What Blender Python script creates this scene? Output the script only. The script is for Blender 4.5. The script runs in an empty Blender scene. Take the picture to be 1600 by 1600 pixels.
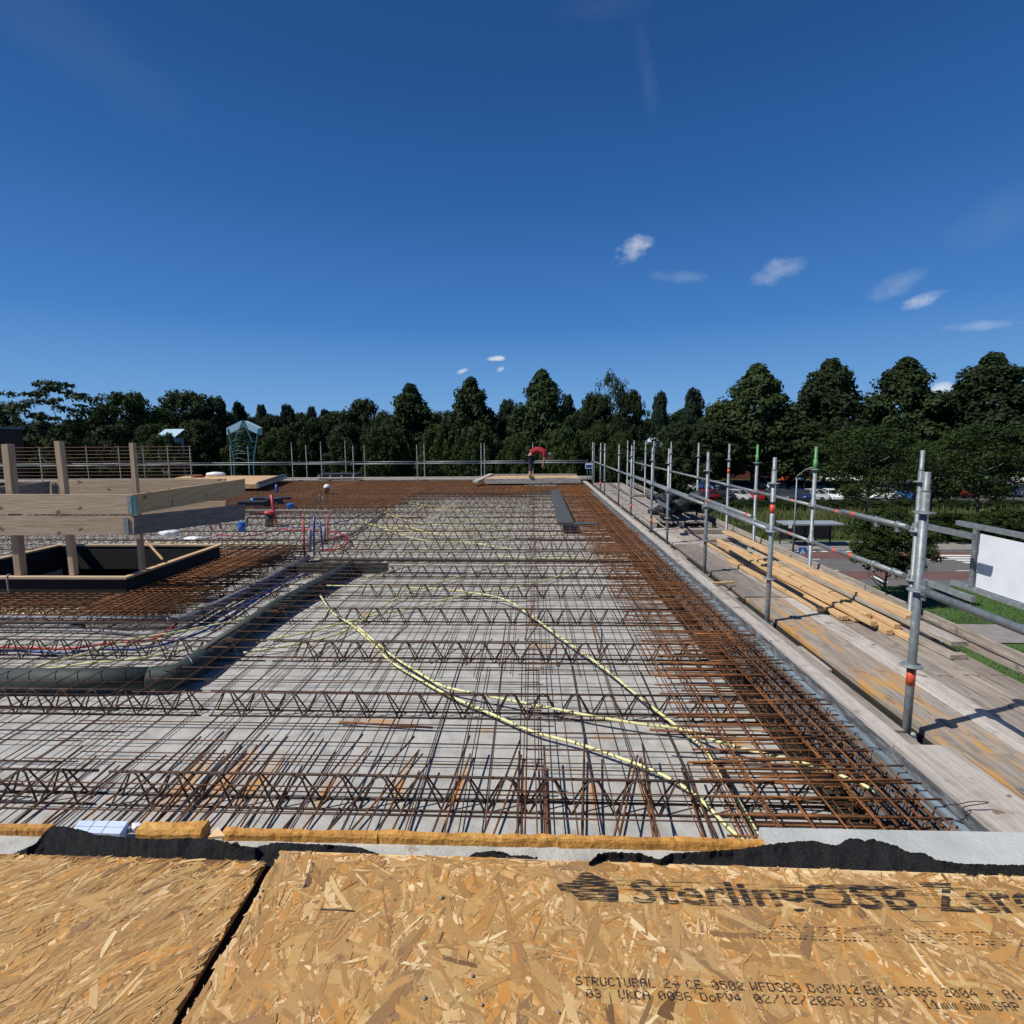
import bpy, bmesh, math, random
from mathutils import Vector, Matrix, noise
random.seed(7)
R = math.radians
scene = bpy.context.scene
COL = scene.collection

# ------------------------------------------------------------------ camera
EYE = 9.0
FPX, PX, PY = 800.0, 800.0, 772.0
Yc = Vector((30, 89, -800)).normalized()
Xc = Vector((1, .0081, 0)); Xc = (Xc - Xc.dot(Yc) * Yc).normalized()
Zc = Xc.cross(Yc).normalized()
W2C = Matrix((Xc, Yc, Zc)).transposed()          # world -> camera
C2W = W2C.transposed()
cam_d = bpy.data.cameras.new("camera"); cam = bpy.data.objects.new("camera", cam_d); COL.objects.link(cam)
cam_d.sensor_width = 36; cam_d.lens = 18.0; cam_d.shift_y = -28 / 1600
cam_d.clip_start = .05; cam_d.clip_end = 3000
cam.matrix_world = Matrix.Translation((0, 0, EYE)) @ C2W.to_4x4()
scene.camera = cam

def ray(px, py):
    return C2W @ Vector((px - PX, -(py - PY), -FPX))
def U(px, py, h):                                # pixel -> point at height EYE-h
    d = ray(px, py); t = -h / d.z
    return Vector((d.x * t, d.y * t, EYE - h))
def V(px, py, Y):                                # pixel -> point at depth Y
    d = ray(px, py); t = Y / d.y
    return Vector((d.x * t, Y, EYE + d.z * t))

# ------------------------------------------------------------------ sky, sun, exposure
SUN_EL = R(51); SUN_AZ = Vector((-.94, -.34, 0)).normalized()
w = bpy.data.worlds.new("World"); scene.world = w; w.use_nodes = True
nt = w.node_tree; N = nt.nodes; L = nt.links; N.clear()
out = N.new('ShaderNodeOutputWorld'); bg = N.new('ShaderNodeBackground'); L.new(bg.outputs[0], out.inputs[0])
sky = N.new('ShaderNodeTexSky'); sky.sky_type = 'NISHITA'; sky.sun_disc = False
sky.sun_elevation = SUN_EL; sky.sun_rotation = math.atan2(SUN_AZ.x, SUN_AZ.y)
sky.altitude = 0; sky.air_density = 1.0; sky.dust_density = .25; sky.ozone_density = 3.2
SKY_STR = .115
bg.inputs[1].default_value = SKY_STR
hsv = N.new('ShaderNodeHueSaturation'); hsv.inputs['Saturation'].default_value = 1.12; hsv.inputs['Value'].default_value = 0.9
L.new(sky.outputs[0], hsv.inputs['Color'])
tc = N.new('ShaderNodeTexCoord')
def mth(op, a, b=None, clamp=False):
    n = N.new('ShaderNodeMath'); n.operation = op; n.use_clamp = clamp
    for i, v in enumerate((a, b)):
        if v is None: continue
        if isinstance(v, (int, float)): n.inputs[i].default_value = v
        else: L.new(v, n.inputs[i])
    return n.outputs[0]
def dotn(vec):
    n = N.new('ShaderNodeVectorMath'); n.operation = 'DOT_PRODUCT'
    L.new(tc.outputs['Generated'], n.inputs[0]); n.inputs[1].default_value = vec
    return n.outputs['Value']
nz = N.new('ShaderNodeTexNoise'); nz.inputs['Scale'].default_value = 34; nz.inputs['Detail'].default_value = 8; nz.inputs['Roughness'].default_value = .62
mp = N.new('ShaderNodeMapping'); mp.inputs['Scale'].default_value = (1, 1, 1.6); L.new(tc.outputs['Generated'], mp.inputs[0]); L.new(mp.outputs[0], nz.inputs['Vector'])
nz2 = N.new('ShaderNodeTexNoise'); nz2.inputs['Scale'].default_value = 7; nz2.inputs['Detail'].default_value = 10; nz2.inputs['Roughness'].default_value = .7; nz2.inputs['Distortion'].default_value = .6
L.new(mp.outputs[0], nz2.inputs['Vector'])
# (px, py, half width px, half height px, rotation deg, strength, sharpness)
CLOUDS = [(990, 388, 42, 24, 22, .66), (1213, 425, 54, 26, 5, .32), (1400, 446, 66, 24, 30, .16), (1440, 470, 52, 14, 14, .5), (1535, 508, 84, 12, -10, .28),
          (776, 560, 19, 6, 4, 1.3), (722, 580, 14, 6, 25, .9), (782, 577, 11, 6, 20, .8), (1472, 607, 26, 13, 0, 1.1),
          (1012, 120, 20, 110, 24, .03), (1060, 432, 60, 14, -8, .12),
          (110, 60, 330, 90, -15, .02), (1560, 340, 120, 60, 12, .04), (940, 10, 130, 40, 0, .02)]
tot = None
for (x, y, a, b, rot, s) in CLOUDS:
    c = ray(x, y).normalized()
    e1 = (ray(x + 10 * math.cos(R(rot)), y - 10 * math.sin(R(rot))).normalized() - c); k1 = e1.length / 10; e1.normalize()
    e2 = (ray(x - 10 * math.sin(R(rot)), y - 10 * math.cos(R(rot))).normalized() - c); k2 = e2.length / 10; e2.normalize()
    u = mth('MULTIPLY', mth('SUBTRACT', dotn(e1), c.dot(e1)), 1 / (a * k1)); v = mth('MULTIPLY', mth('SUBTRACT', dotn(e2), c.dot(e2)), 1 / (b * k2))
    r2 = mth('ADD', mth('MULTIPLY', u, u), mth('MULTIPLY', v, v))
    f = mth('SUBTRACT', 1.0, mth('POWER', r2, .6), True)
    f = mth('MULTIPLY', f, mth('GREATER_THAN', dotn(c), 0.0))
    nn = nz.outputs[0] if a < 90 and b < 100 else nz2.outputs[0]
    k = mth('ADD', mth('MULTIPLY', f, 1.25), mth('MULTIPLY', mth('SUBTRACT', nn, .60), 2.5), True)
    k = mth('MULTIPLY', mth('MULTIPLY', k, mth('MINIMUM', mth('MULTIPLY', f, 2.2), 1.0)), s)
    tot = k if tot is None else mth('ADD', tot, k)
tot = mth('MINIMUM', tot, 1.0)
# deep clear-air blue by elevation, blended with the physical sky
sep = N.new('ShaderNodeSeparateXYZ'); L.new(tc.outputs['Generated'], sep.inputs[0])
ramp = N.new('ShaderNodeValToRGB'); L.new(sep.outputs['Z'], ramp.inputs[0]); e = ramp.color_ramp.elements
SKY = [(0.0, (.19, .41, .72)), (.09, (.125, .32, .66)), (.2, (.055, .205, .54)), (.38, (.024, .122, .375)), (.55, (.015, .078, .265)), (.75, (.014, .060, .20)), (1.0, (.012, .05, .17))]
while len(e) < len(SKY): e.new(.5)
KS = 1.0 / SKY_STR
for i, (p, c) in enumerate(SKY): e[i].position = p; e[i].color = (*c, 1)
sc_ = N.new('ShaderNodeVectorMath'); sc_.operation = 'SCALE'; sc_.inputs['Scale'].default_value = KS; L.new(ramp.outputs[0], sc_.inputs[0])
mx0 = N.new('ShaderNodeMixRGB'); mx0.inputs[0].default_value = .93; L.new(hsv.outputs[0], mx0.inputs[1]); L.new(sc_.outputs[0], mx0.inputs[2])
mixc = N.new('ShaderNodeMixRGB'); L.new(tot, mixc.inputs[0]); L.new(mx0.outputs[0], mixc.inputs[1]); mixc.inputs[2].default_value = (5.6, 6.1, 7.0, 1)
L.new(mixc.outputs[0], bg.inputs[0])

sl = bpy.data.lights.new("sun", 'SUN'); so = bpy.data.objects.new("sun", sl); COL.objects.link(so)
sl.energy = 5.0; sl.angle = R(.5); sl.color = (1, .955, .88)
sd = Vector((SUN_AZ.x * math.cos(SUN_EL), SUN_AZ.y * math.cos(SUN_EL), math.sin(SUN_EL)))
so.rotation_euler = sd.to_track_quat('Z', 'Y').to_euler(); so.location = (0, 0, 60)
scene.view_settings.view_transform = 'Standard'; scene.view_settings.look = 'None'
scene.view_settings.exposure = 0; scene.view_settings.gamma = 1
scene.render.engine = 'CYCLES'

# ------------------------------------------------------------------ materials
def mat(name, cols, scale=6, rough=.7, bump=.0, stretch=(1, 1, 1), metallic=0., vary=.0, detail=6, pos=None, bscale=None, spec=.5, distortion=0, extra=None, trans=0):
    m = bpy.data.materials.new(name); m.use_nodes = True
    t = m.node_tree; n = t.nodes; l = t.links
    b = n['Principled BSDF']; b.inputs['Roughness'].default_value = rough; b.inputs['Metallic'].default_value = metallic
    b.inputs['Specular IOR Level'].default_value = spec
    tc = n.new('ShaderNodeTexCoord'); mp = n.new('ShaderNodeMapping'); mp.inputs['Scale'].default_value = stretch
    oi = n.new('ShaderNodeObjectInfo')
    va = n.new('ShaderNodeVectorMath'); va.operation = 'ADD'
    sc = n.new('ShaderNodeVectorMath'); sc.operation = 'SCALE'; cmb = n.new('ShaderNodeCombineXYZ')
    for i in range(3): l.new(oi.outputs['Random'], cmb.inputs[i])
    l.new(cmb.outputs[0], sc.inputs[0]); sc.inputs['Scale'].default_value = 37.0
    l.new(tc.outputs['Object'], va.inputs[0]); l.new(sc.outputs[0], va.inputs[1]); l.new(va.outputs[0], mp.inputs[0])
    nz = n.new('ShaderNodeTexNoise'); nz.inputs['Scale'].default_value = scale; nz.inputs['Detail'].default_value = detail
    nz.inputs['Roughness'].default_value = .62; nz.inputs['Distortion'].default_value = distortion
    l.new(mp.outputs[0], nz.inputs['Vector'])
    cr = n.new('ShaderNodeValToRGB'); e = cr.color_ramp.elements
    k = len(cols); ps = pos or [.3 + .4 * i / max(1, k - 1) for i in range(k)]
    while len(e) < k: e.new(.5)
    for i, c in enumerate(cols): e[i].position = ps[i]; e[i].color = (*c, 1)
    l.new(nz.outputs[0], cr.inputs[0]); col = cr.outputs[0]
    if vary:
        h = n.new('ShaderNodeHueSaturation'); mr = n.new('ShaderNodeMapRange'); mr.inputs[3].default_value = 1 - vary; mr.inputs[4].default_value = 1 + vary
        l.new(oi.outputs['Random'], mr.inputs[0]); l.new(mr.outputs[0], h.inputs['Value']); l.new(col, h.inputs['Color']); col = h.outputs[0]
    if extra: col = extra(n, l, tc, col)
    l.new(col, b.inputs['Base Color'])
    if bump:
        bp = n.new('ShaderNodeBump'); bp.inputs['Strength'].default_value = bump; bp.inputs['Distance'].default_value = .01
        n2 = n.new('ShaderNodeTexNoise'); n2.inputs['Scale'].default_value = bscale or scale * 4; n2.inputs['Detail'].default_value = 8; l.new(mp.outputs[0], n2.inputs['Vector'])
        l.new(n2.outputs[0], bp.inputs['Height']); l.new(bp.outputs[0], b.inputs['Normal'])
    if trans:
        tr = n.new('ShaderNodeBsdfTranslucent'); l.new(col, tr.inputs[0]); ms = n.new('ShaderNodeMixShader'); ms.inputs[0].default_value = trans
        l.new(b.outputs[0], ms.inputs[1]); l.new(tr.outputs[0], ms.inputs[2]); l.new(ms.outputs[0], n['Material Output'].inputs[0])
    return m

def patch(colour, scale, lo, hi, amount=1., stretch=(1, 1, 1), detail=5, seed=0.):
    def f(n, l, tc, col):
        mp = n.new('ShaderNodeMapping'); mp.inputs['Scale'].default_value = stretch; mp.inputs['Location'].default_value = (seed, seed * .7, seed * .3)
        l.new(tc.outputs['Object'], mp.inputs[0])
        z = n.new('ShaderNodeTexNoise'); z.inputs['Scale'].default_value = scale; z.inputs['Detail'].default_value = detail; z.inputs['Roughness'].default_value = .65; l.new(mp.outputs[0], z.inputs['Vector'])
        mr = n.new('ShaderNodeMapRange'); mr.inputs[1].default_value = lo; mr.inputs[2].default_value = hi; mr.inputs[4].default_value = amount; l.new(z.outputs[0], mr.inputs[0])
        mx = n.new('ShaderNodeMixRGB'); l.new(mr.outputs[0], mx.inputs[0]); l.new(col, mx.inputs[1]); mx.inputs[2].default_value = (*colour, 1)
        return mx.outputs[0]
    return f
def chain(*fs):
    def f(n, l, tc, col):
        for g in fs: col = g(n, l, tc, col)
        return col
    return f

MT = {}
def spots(colour, items, amount=.8):          # wear marks with a place of their own on the slab (world metres)
    def f(n, l, tc, col):
        ge = n.new('ShaderNodeNewGeometry'); z = n.new('ShaderNodeTexNoise'); z.inputs['Scale'].default_value = 9; z.inputs['Detail'].default_value = 6; l.new(ge.outputs['Position'], z.inputs['Vector'])
        tot = None
        for (cx, cy, ra, rb, ang) in items:
            mp = n.new('ShaderNodeMapping'); mp.vector_type = 'TEXTURE'; mp.inputs['Location'].default_value = (cx, cy, 0); mp.inputs['Rotation'].default_value = (0, 0, ang); mp.inputs['Scale'].default_value = (ra, rb, 1e3); l.new(ge.outputs['Position'], mp.inputs[0])
            ln = n.new('ShaderNodeVectorMath'); ln.operation = 'LENGTH'; l.new(mp.outputs[0], ln.inputs[0])
            q = n.new('ShaderNodeMapRange'); q.inputs[1].default_value = 1.2; q.inputs[2].default_value = .2; l.new(ln.outputs['Value'], q.inputs[0])
            if tot is None: tot = q.outputs[0]
            else: m_ = n.new('ShaderNodeMath'); m_.operation = 'MAXIMUM'; l.new(tot, m_.inputs[0]); l.new(q.outputs[0], m_.inputs[1]); tot = m_.outputs[0]
        m_ = n.new('ShaderNodeMath'); m_.operation = 'MULTIPLY_ADD'; l.new(z.outputs[0], m_.inputs[0]); m_.inputs[1].default_value = 1.6; m_.inputs[2].default_value = -.9
        m2 = n.new('ShaderNodeMath'); m2.operation = 'ADD'; m2.use_clamp = True; l.new(tot, m2.inputs[0]); l.new(m_.outputs[0], m2.inputs[1])
        m3 = n.new('ShaderNodeMath'); m3.operation = 'MULTIPLY'; l.new(tot, m3.inputs[0]); l.new(m2.outputs[0], m3.inputs[1]); m4 = n.new('ShaderNodeMath'); m4.operation = 'MULTIPLY'; m4.inputs[1].default_value = amount; l.new(m3.outputs[0], m4.inputs[0])
        mx = n.new('ShaderNodeMixRGB'); l.new(m4.outputs[0], mx.inputs[0]); l.new(col, mx.inputs[1]); mx.inputs[2].default_value = (*colour, 1); return mx.outputs[0]
    return f
_sp = []
for (xa, ya, xb, yb, wd) in ((230, 1290, 335, 1175, .09), (290, 1290, 405, 1165, .12), (345, 1285, 440, 1180, .09), (470, 1290, 540, 1190, .04), (600, 1290, 640, 1190, .05), (690, 1295, 735, 1190, .05), (820, 1290, 818, 1190, .04), (930, 1290, 925, 1200, .04), (1020, 1290, 1000, 1210, .04), (535, 1124, 660, 1129, .035), (745, 1140, 775, 1143, .03), (915, 1151, 975, 1155, .03), (1010, 1050, 1080, 1060, .08), (1120, 1165, 1180, 1160, .06), (1085, 985, 1130, 985, .08), (820, 1010, 870, 1010, .05), (560, 960, 590, 958, .06)):
    A_ = U(xa, ya, 2.17); B_ = U(xb, yb, 2.17); d_ = B_ - A_; _sp.append(((A_.x + B_.x) / 2, (A_.y + B_.y) / 2, d_.length / 2 + .04, wd, math.atan2(d_.y, d_.x)))
MT['concrete'] = mat('concrete_plate', [(.29, .283, .262), (.40, .391, .365), (.49, .48, .45)], 9, .9, .5, bscale=90, pos=[.3, .5, .72],
    extra=chain(patch((.15, .15, .145), 130, .62, .70, .7, detail=2), patch((.30, .295, .28), .8, .5, .75, .45, seed=8), spots((.50, .24, .07), _sp, .95)))
MT['concrete2'] = mat('concrete_wall', [(.30, .30, .28), (.41, .41, .385), (.50, .495, .465)], 14, .9, .35, bscale=120,
    extra=chain(patch((.1, .1, .095), 160, .64, .70, .6, detail=2), patch((.26, .15, .08), 5, .70, .74, .7, seed=2)))
MT['rust'] = mat('rebar_steel', [(.03, .016, .010), (.085, .038, .018), (.17, .066, .024)], 14, .75, .3, vary=.25, bscale=200)
MT['rust_dark'] = mat('girder_steel', [(.022, .014, .011), (.045, .026, .018), (.09, .042, .02)], 9, .7, .2, vary=.25, bscale=200)
MT['rust_orange'] = mat('rusty_rebar', [(.06, .024, .010), (.17, .064, .018), (.34, .13, .032)], 9, .8, .3, vary=.2, bscale=200)
MT['galv'] = mat('galvanised_steel', [(.15, .17, .18), (.21, .235, .245), (.29, .32, .33)], 22, .48, .1, metallic=.25, vary=.14, extra=patch((.5, .52, .52), 14, .64, .68, .5))
MT['galv_bright'] = mat('galvanised_profile', [(.17, .23, .28), (.25, .32, .37), (.36, .43, .48)], 18, .4, .1, metallic=.3, stretch=(1, .2, 1))
MT['galv_dull'] = mat('dull_steel', [(.10, .12, .12), (.16, .185, .185)], 12, .75, vary=.2)
MT['tape'] = mat('orange_tape', [(.50, .07, .03), (.72, .12, .05)], 40, .5)
MT['green'] = mat('green_paint', [(.06, .2, .06), (.1, .3, .09)], 20, .5)
def wood(name, cols, axis, **k):
    s = {'x': (1.8, 26, 26), 'y': (24, 2.0, 24), 'z': (28, 28, 1.2)}[axis]
    return mat(name, cols, 1.6, k.pop('rough', .75), k.pop('bump', .35), stretch=s, vary=k.pop('vary', .2), detail=8, distortion=.4, bscale=3, **k)
GREY = [(.17, .14, .11), (.28, .24, .20), (.39, .345, .30)]
knots = chain(patch((.13, .075, .04), 7, .665, .70, .8, stretch=(.8, 1, 1), detail=2), patch((.2, .13, .08), 5, .60, .8, .5, stretch=(.5, 1, 1), detail=3, seed=4))
MT['plank_y'] = wood('weathered_plank', GREY, 'y', vary=.3, extra=chain(patch((.12, .1, .09), 2.2, .56, .75, .55, stretch=(3, .8, 3)), patch((.13, .115, .1), 9, .58, .74, .55), patch((.08, .07, .06), 5, .655, .675, .6, stretch=(5, .6, 1), seed=7), knots))
MT['plank_stained'] = wood('stained_plank', GREY, 'y', vary=.12, extra=chain(patch((.50, .26, .06), 1.6, .45, .56, .85, stretch=(3, .7, 1), seed=5), patch((.14, .11, .08), 8, .56, .72, .6), patch((.08, .07, .06), 5, .655, .675, .6, stretch=(5, .6, 1), seed=7)))
MT['plank_white'] = wood('pale_plank', [(.33, .29, .255), (.43, .39, .345), (.52, .48, .43)], 'y', vary=.08, extra=chain(patch((.2, .17, .14), 2.5, .52, .70, .7, stretch=(3, .8, 3)), patch((.16, .14, .12), 11, .57, .72, .6), knots))
MT['plank_x'] = wood('weathered_plank_across', GREY, 'x')
MT['new_y'] = wood('fresh_timber', [(.42, .25, .11), (.57, .37, .18), (.68, .48, .27)], 'y', vary=.14, extra=knots)
MT['board_x'] = wood('fence_board', [(.34, .24, .15), (.45, .33, .215), (.54, .41, .285)], 'x', vary=.1, extra=knots)
MT['board_y'] = wood('fence_board_side', [(.40, .25, .12), (.52, .34, .17), (.60, .41, .22)], 'y', vary=.1, extra=knots)
MT['board_dark'] = wood('shade_toned_board', [(.12, .105, .09), (.2, .175, .15), (.28, .25, .22)], 'y', vary=.1, extra=knots)  # darker fence wood, shade of boards turned from the sun is in the colour
MT['post_z'] = wood('timber_post', [(.33, .22, .14), (.44, .31, .2), (.52, .38, .26)], 'z', vary=.15)
MT['ply_black'] = mat('void_black_ply', [(.004, .004, .004), (.010, .009, .009)], 8, .8)  # black ply; darkness inside the roof opening is put into this colour too
MT['dark_void'] = mat('dark_void_tone', [(.012, .011, .010), (.03, .028, .025)], 5, .9)  # near-black tone that darkens the gap under the deck, also the trough
MT['stain_face'] = mat('stained_curb_face', [(.03, .03, .035), (.10, .105, .115), (.24, .26, .28)], 26, .8, .4, stretch=(1, .35, 1.2), detail=9)
MT['membrane'] = mat('bitumen_membrane', [(.007, .007, .008), (.019, .019, .020), (.042, .042, .044)], 260, .93, .9, bscale=420, spec=.25,
    extra=patch((.3, .3, .3), 420, .75, .80, .6, detail=1))
MT['foam_orange'] = mat('orange_foam_strip', [(.34, .15, .03), (.52, .25, .05), (.66, .38, .1)], 22, .75, .8, bscale=60, extra=patch((.1, .04, .015), 30, .66, .7, .8))
MT['styro_blue'] = mat('blue_foam_board', [(.5, .6, .78), (.62, .71, .86)], 12, .7)
MT['white'] = mat('white_plastic', [(.7, .71, .72), (.82, .82, .82)], 10, .45)
MT['wool'] = mat('yellow_mineral_wool', [(.42, .28, .04), (.7, .52, .12)], 30, .95, 1., bscale=70)
MT['yellow'] = mat('yellow_conduit', [(.62, .60, .27), (.74, .72, .38)], 12, .5, vary=.08)
MT['pipe_green'] = mat('dark_green_pipe', [(.018, .030, .028), (.03, .046, .043)], 6, .7, vary=.1)
MT['duct'] = mat('dark_sheet_duct', [(.045, .05, .05), (.075, .08, .08)], 6, .75)
MT['pipe_grey'] = mat('grey_pipe', [(.13, .135, .15), (.2, .205, .22)], 9, .5, vary=.1)
MT['blue'] = mat('blue_hose', [(.012, .04, .19), (.02, .07, .28)], 9, .45)
MT['red'] = mat('red_hose', [(.42, .025, .035), (.6, .05, .06)], 9, .45)
MT['red_pale'] = mat('pink_hose', [(.6, .14, .16), (.7, .22, .22)], 9, .45)
MT['blue_cap'] = mat('blue_cap', [(.01, .1, .38), (.02, .16, .5)], 9, .4)
MT['black'] = mat('black_plastic', [(.01, .01, .012), (.03, .03, .032)], 20, .6)
MT['bark'] = mat('bark', [(.05, .04, .03), (.12, .1, .08)], 8, .9, .6, stretch=(1, 1, .2))
MT['grass'] = mat('grass', [(.028, .058, .009), (.045, .095, .015), (.07, .125, .022)], .6, .95, .5, detail=9, bscale=6)
MT['reed'] = mat('reeds', [(.05, .07, .015), (.10, .12, .03), (.16, .17, .06)], 3, .9, vary=.2)
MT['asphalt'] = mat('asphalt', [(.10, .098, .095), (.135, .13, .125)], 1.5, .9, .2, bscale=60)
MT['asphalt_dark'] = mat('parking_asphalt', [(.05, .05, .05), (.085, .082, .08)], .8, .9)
MT['cycle'] = mat('red_cycle_asphalt', [(.11, .055, .05), (.155, .08, .07)], 2, .9)
MT['paving'] = mat('paving', [(.19, .175, .16), (.28, .26, .24)], 2.5, .9, .2)
MT['paint'] = mat('road_paint', [(.6, .6, .57), (.78, .78, .75)], 6, .7)
MT['water'] = mat('pond_water', [(.012, .02, .01), (.03, .04, .018)], 1, .12)
def leafmat(name, a, b, c, trans=.25): return mat(name, [a, b, c], 1.3, .75, 0, vary=.18, detail=3, trans=trans, spec=.25)
MT['leaf_dark'] = leafmat('dark_foliage', (.014, .026, .008), (.025, .044, .012), (.042, .066, .018))
MT['leaf_mid'] = leafmat('olive_foliage', (.018, .033, .007), (.03, .052, .01), (.048, .074, .015))
MT['leaf_blue'] = leafmat('bluish_foliage', (.013, .027, .015), (.022, .04, .023), (.033, .055, .03))
MT['leaf_light'] = leafmat('light_foliage', (.03, .055, .022), (.05, .085, .033), (.07, .11, .045))
MT['brick'] = mat('brick_red', [(.12, .035, .025), (.2, .06, .045)], 12, .9)
MT['brick_brown'] = mat('brick_brown', [(.06, .03, .028), (.1, .05, .045)], 12, .9)
MT['render_grey'] = mat('grey_cladding', [(.22, .25, .29), (.3, .34, .39)], 4, .6)
MT['panel_blue'] = mat('pale_blue_panel', [(.36, .52, .62), (.46, .62, .72)], 3, .4)
MT['teal'] = mat('teal_steel', [(.035, .12, .14), (.06, .18, .2)], 5, .5)
MT['glass'] = mat('dark_glass', [(.02, .025, .03), (.04, .045, .05)], 2, .08)
MT['tyre'] = mat('rubber', [(.01, .01, .01), (.02, .02, .02)], 9, .8)
MT['skin'] = mat('skin', [(.36, .19, .12), (.42, .23, .15)], 9, .6)
MT['shirt_red'] = mat('red_shirt', [(.20, .006, .014), (.32, .012, .022)], 15, .85)
MT['trousers'] = mat('dark_trousers', [(.012, .013, .02), (.03, .03, .04)], 15, .85)
MT['hair'] = mat('grey_hair', [(.12, .1, .09), (.22, .2, .18)], 40, .8)
MT['boot'] = mat('tan_boot', [(.16, .08, .035), (.25, .13, .06)], 20, .8)
MT['ink'] = None

# ------------------------------------------------------------------ mesh helpers
class MB:
    def __init__(s): s.v = []; s.f = []; s.sm = []
    def quad(s, *p, smooth=False):
        b = len(s.v); s.v += [Vector(q) for q in p]; s.f.append(tuple(range(b, b + len(p)))); s.sm.append(smooth)
    def hexa(s, c):                       # 8 corners: bottom 4 ccw, top 4 ccw
        b = len(s.v); s.v += [Vector(q) for q in c]
        for f in ((3, 2, 1, 0), (4, 5, 6, 7), (0, 1, 5, 4), (1, 2, 6, 5), (2, 3, 7, 6), (3, 0, 4, 7)):
            s.f.append(tuple(b + i for i in f)); s.sm.append(False)
    def box(s, x0, x1, y0, y1, z0, z1):
        s.hexa([(x0, y0, z0), (x1, y0, z0), (x1, y1, z0), (x0, y1, z0), (x0, y0, z1), (x1, y0, z1), (x1, y1, z1), (x0, y1, z1)])
    def beam(s, p0, p1, w, h, up=Vector((0, 0, 1)), cham=0):   # rectangular bar from p0 to p1 (centre line)
        p0 = Vector(p0); p1 = Vector(p1); d = (p1 - p0).normalized(); up = Vector(up)
        if abs(d.dot(up)) > .98: up = Vector((0, 1, 0))
        r = d.cross(up).normalized(); u = r.cross(d).normalized()
        if cham:
            c = cham; prof = [(-w/2 + c, -h/2), (w/2 - c, -h/2), (w/2, -h/2 + c), (w/2, h/2 - c), (w/2 - c, h/2), (-w/2 + c, h/2), (-w/2, h/2 - c), (-w/2, -h/2 + c)]
            b = len(s.v)
            for p in (p0, p1):
                for (a, e) in prof: s.v.append(p + r * a + u * e)
            n = 8
            for i in range(n): s.f.append((b + i, b + (i + 1) % n, b + n + (i + 1) % n, b + n + i)); s.sm.append(False)
            s.f.append(tuple(b + i for i in reversed(range(n)))); s.f.append(tuple(b + n + i for i in range(n))); s.sm += [False, False]
            return
        q = lambda p, a, b: p + r * (a * w / 2) + u * (b * h / 2)
        s.hexa([q(p0, -1, -1), q(p0, 1, -1), q(p1, 1, -1), q(p1, -1, -1), q(p0, -1, 1), q(p0, 1, 1), q(p1, 1, 1), q(p1, -1, 1)])
    def tube(s, pts, r, n=8, caps=True, radii=None):
        pts = [Vector(p) for p in pts]; m = len(pts); b = len(s.v)
        prev = None
        for i, p in enumerate(pts):
            t = (pts[min(i + 1, m - 1)] - pts[max(i - 1, 0)])
            if t.length < 1e-9: t = Vector((0, 0, 1))
            t.normalize()
            if prev is None:
                a = Vector((0, 0, 1)) if abs(t.z) < .9 else Vector((1, 0, 0))
                x = t.cross(a).normalized()
            else:
                x = (prev - t * prev.dot(t)).normalized()
            prev = x; y = t.cross(x)
            rr = radii[i] if radii else r
            for k in range(n):
                a = 2 * math.pi * k / n; s.v.append(p + (x * math.cos(a) + y * math.sin(a)) * rr)
        for i in range(m - 1):
            for k in range(n):
                k2 = (k + 1) % n
                s.f.append((b + i * n + k, b + (i + 1) * n + k, b + (i + 1) * n + k2, b + i * n + k2)); s.sm.append(n > 4)
        if caps:
            s.f.append(tuple(b + k for k in range(n))); s.f.append(tuple(b + (m - 1) * n + k for k in reversed(range(n)))); s.sm += [False, False]
    def lathe(s, prof, c, n=16):          # prof: (r, z)
        c = Vector(c); b = len(s.v); m = len(prof)
        for (r, z) in prof:
            for k in range(n):
                a = 2 * math.pi * k / n; s.v.append(c + Vector((r * math.cos(a), r * math.sin(a), z)))
        for i in range(m - 1):
            for k in range(n):
                k2 = (k + 1) % n; s.f.append((b + i * n + k, b + i * n + k2, b + (i + 1) * n + k2, b + (i + 1) * n + k)); s.sm.append(True)
        s.f.append(tuple(b + k for k in reversed(range(n)))); s.f.append(tuple(b + (m - 1) * n + k for k in range(n))); s.sm += [False, False]
    def build(s, name, m, parent=None, origin=None):
        if parent is not None: o0 = WORLD[parent.name]
        elif origin is not None: o0 = Vector(origin)
        else:
            xs = [v.x for v in s.v]; ys = [v.y for v in s.v]; zs = [v.z for v in s.v]
            o0 = Vector(((min(xs) + max(xs)) / 2, (min(ys) + max(ys)) / 2, min(zs)))
        me = bpy.data.meshes.new(name); me.from_pydata([v - o0 for v in s.v], [], s.f)
        me.polygons.foreach_set('use_smooth', s.sm); me.update()
        o = bpy.data.objects.new(name, me); COL.objects.link(o)
        me.materials.append(MT[m] if isinstance(m, str) else m)
        if parent is not None: o.parent = parent
        else: o.location = o0
        WORLD[o.name] = o0.copy()
        return o
WORLD = {}
def tag(o, label, cat, group=None):
    o['label'] = label; o['category'] = cat
    if group: o['group'] = group
    return o
def thing(name, label, cat, loc, group=None):
    o = bpy.data.objects.new(name, None); COL.objects.link(o); o.location = loc; o.empty_display_size = .2
    WORLD[o.name] = Vector(loc); return tag(o, label, cat, group)
def struct(o, kind='structure'): o['kind'] = kind; return o
ORD = ['first', 'second', 'third', 'fourth', 'fifth', 'sixth', 'seventh', 'eighth', 'ninth', 'tenth', 'eleventh', 'twelfth', 'thirteenth', 'fourteenth', 'fifteenth', 'sixteenth',
       'seventeenth', 'eighteenth', 'nineteenth', 'twentieth', 'twenty-first', 'twenty-second', 'twenty-third', 'twenty-fourth', 'twenty-fifth', 'twenty-sixth', 'twenty-seventh', 'twenty-eighth', 'twenty-ninth', 'thirtieth']
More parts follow.
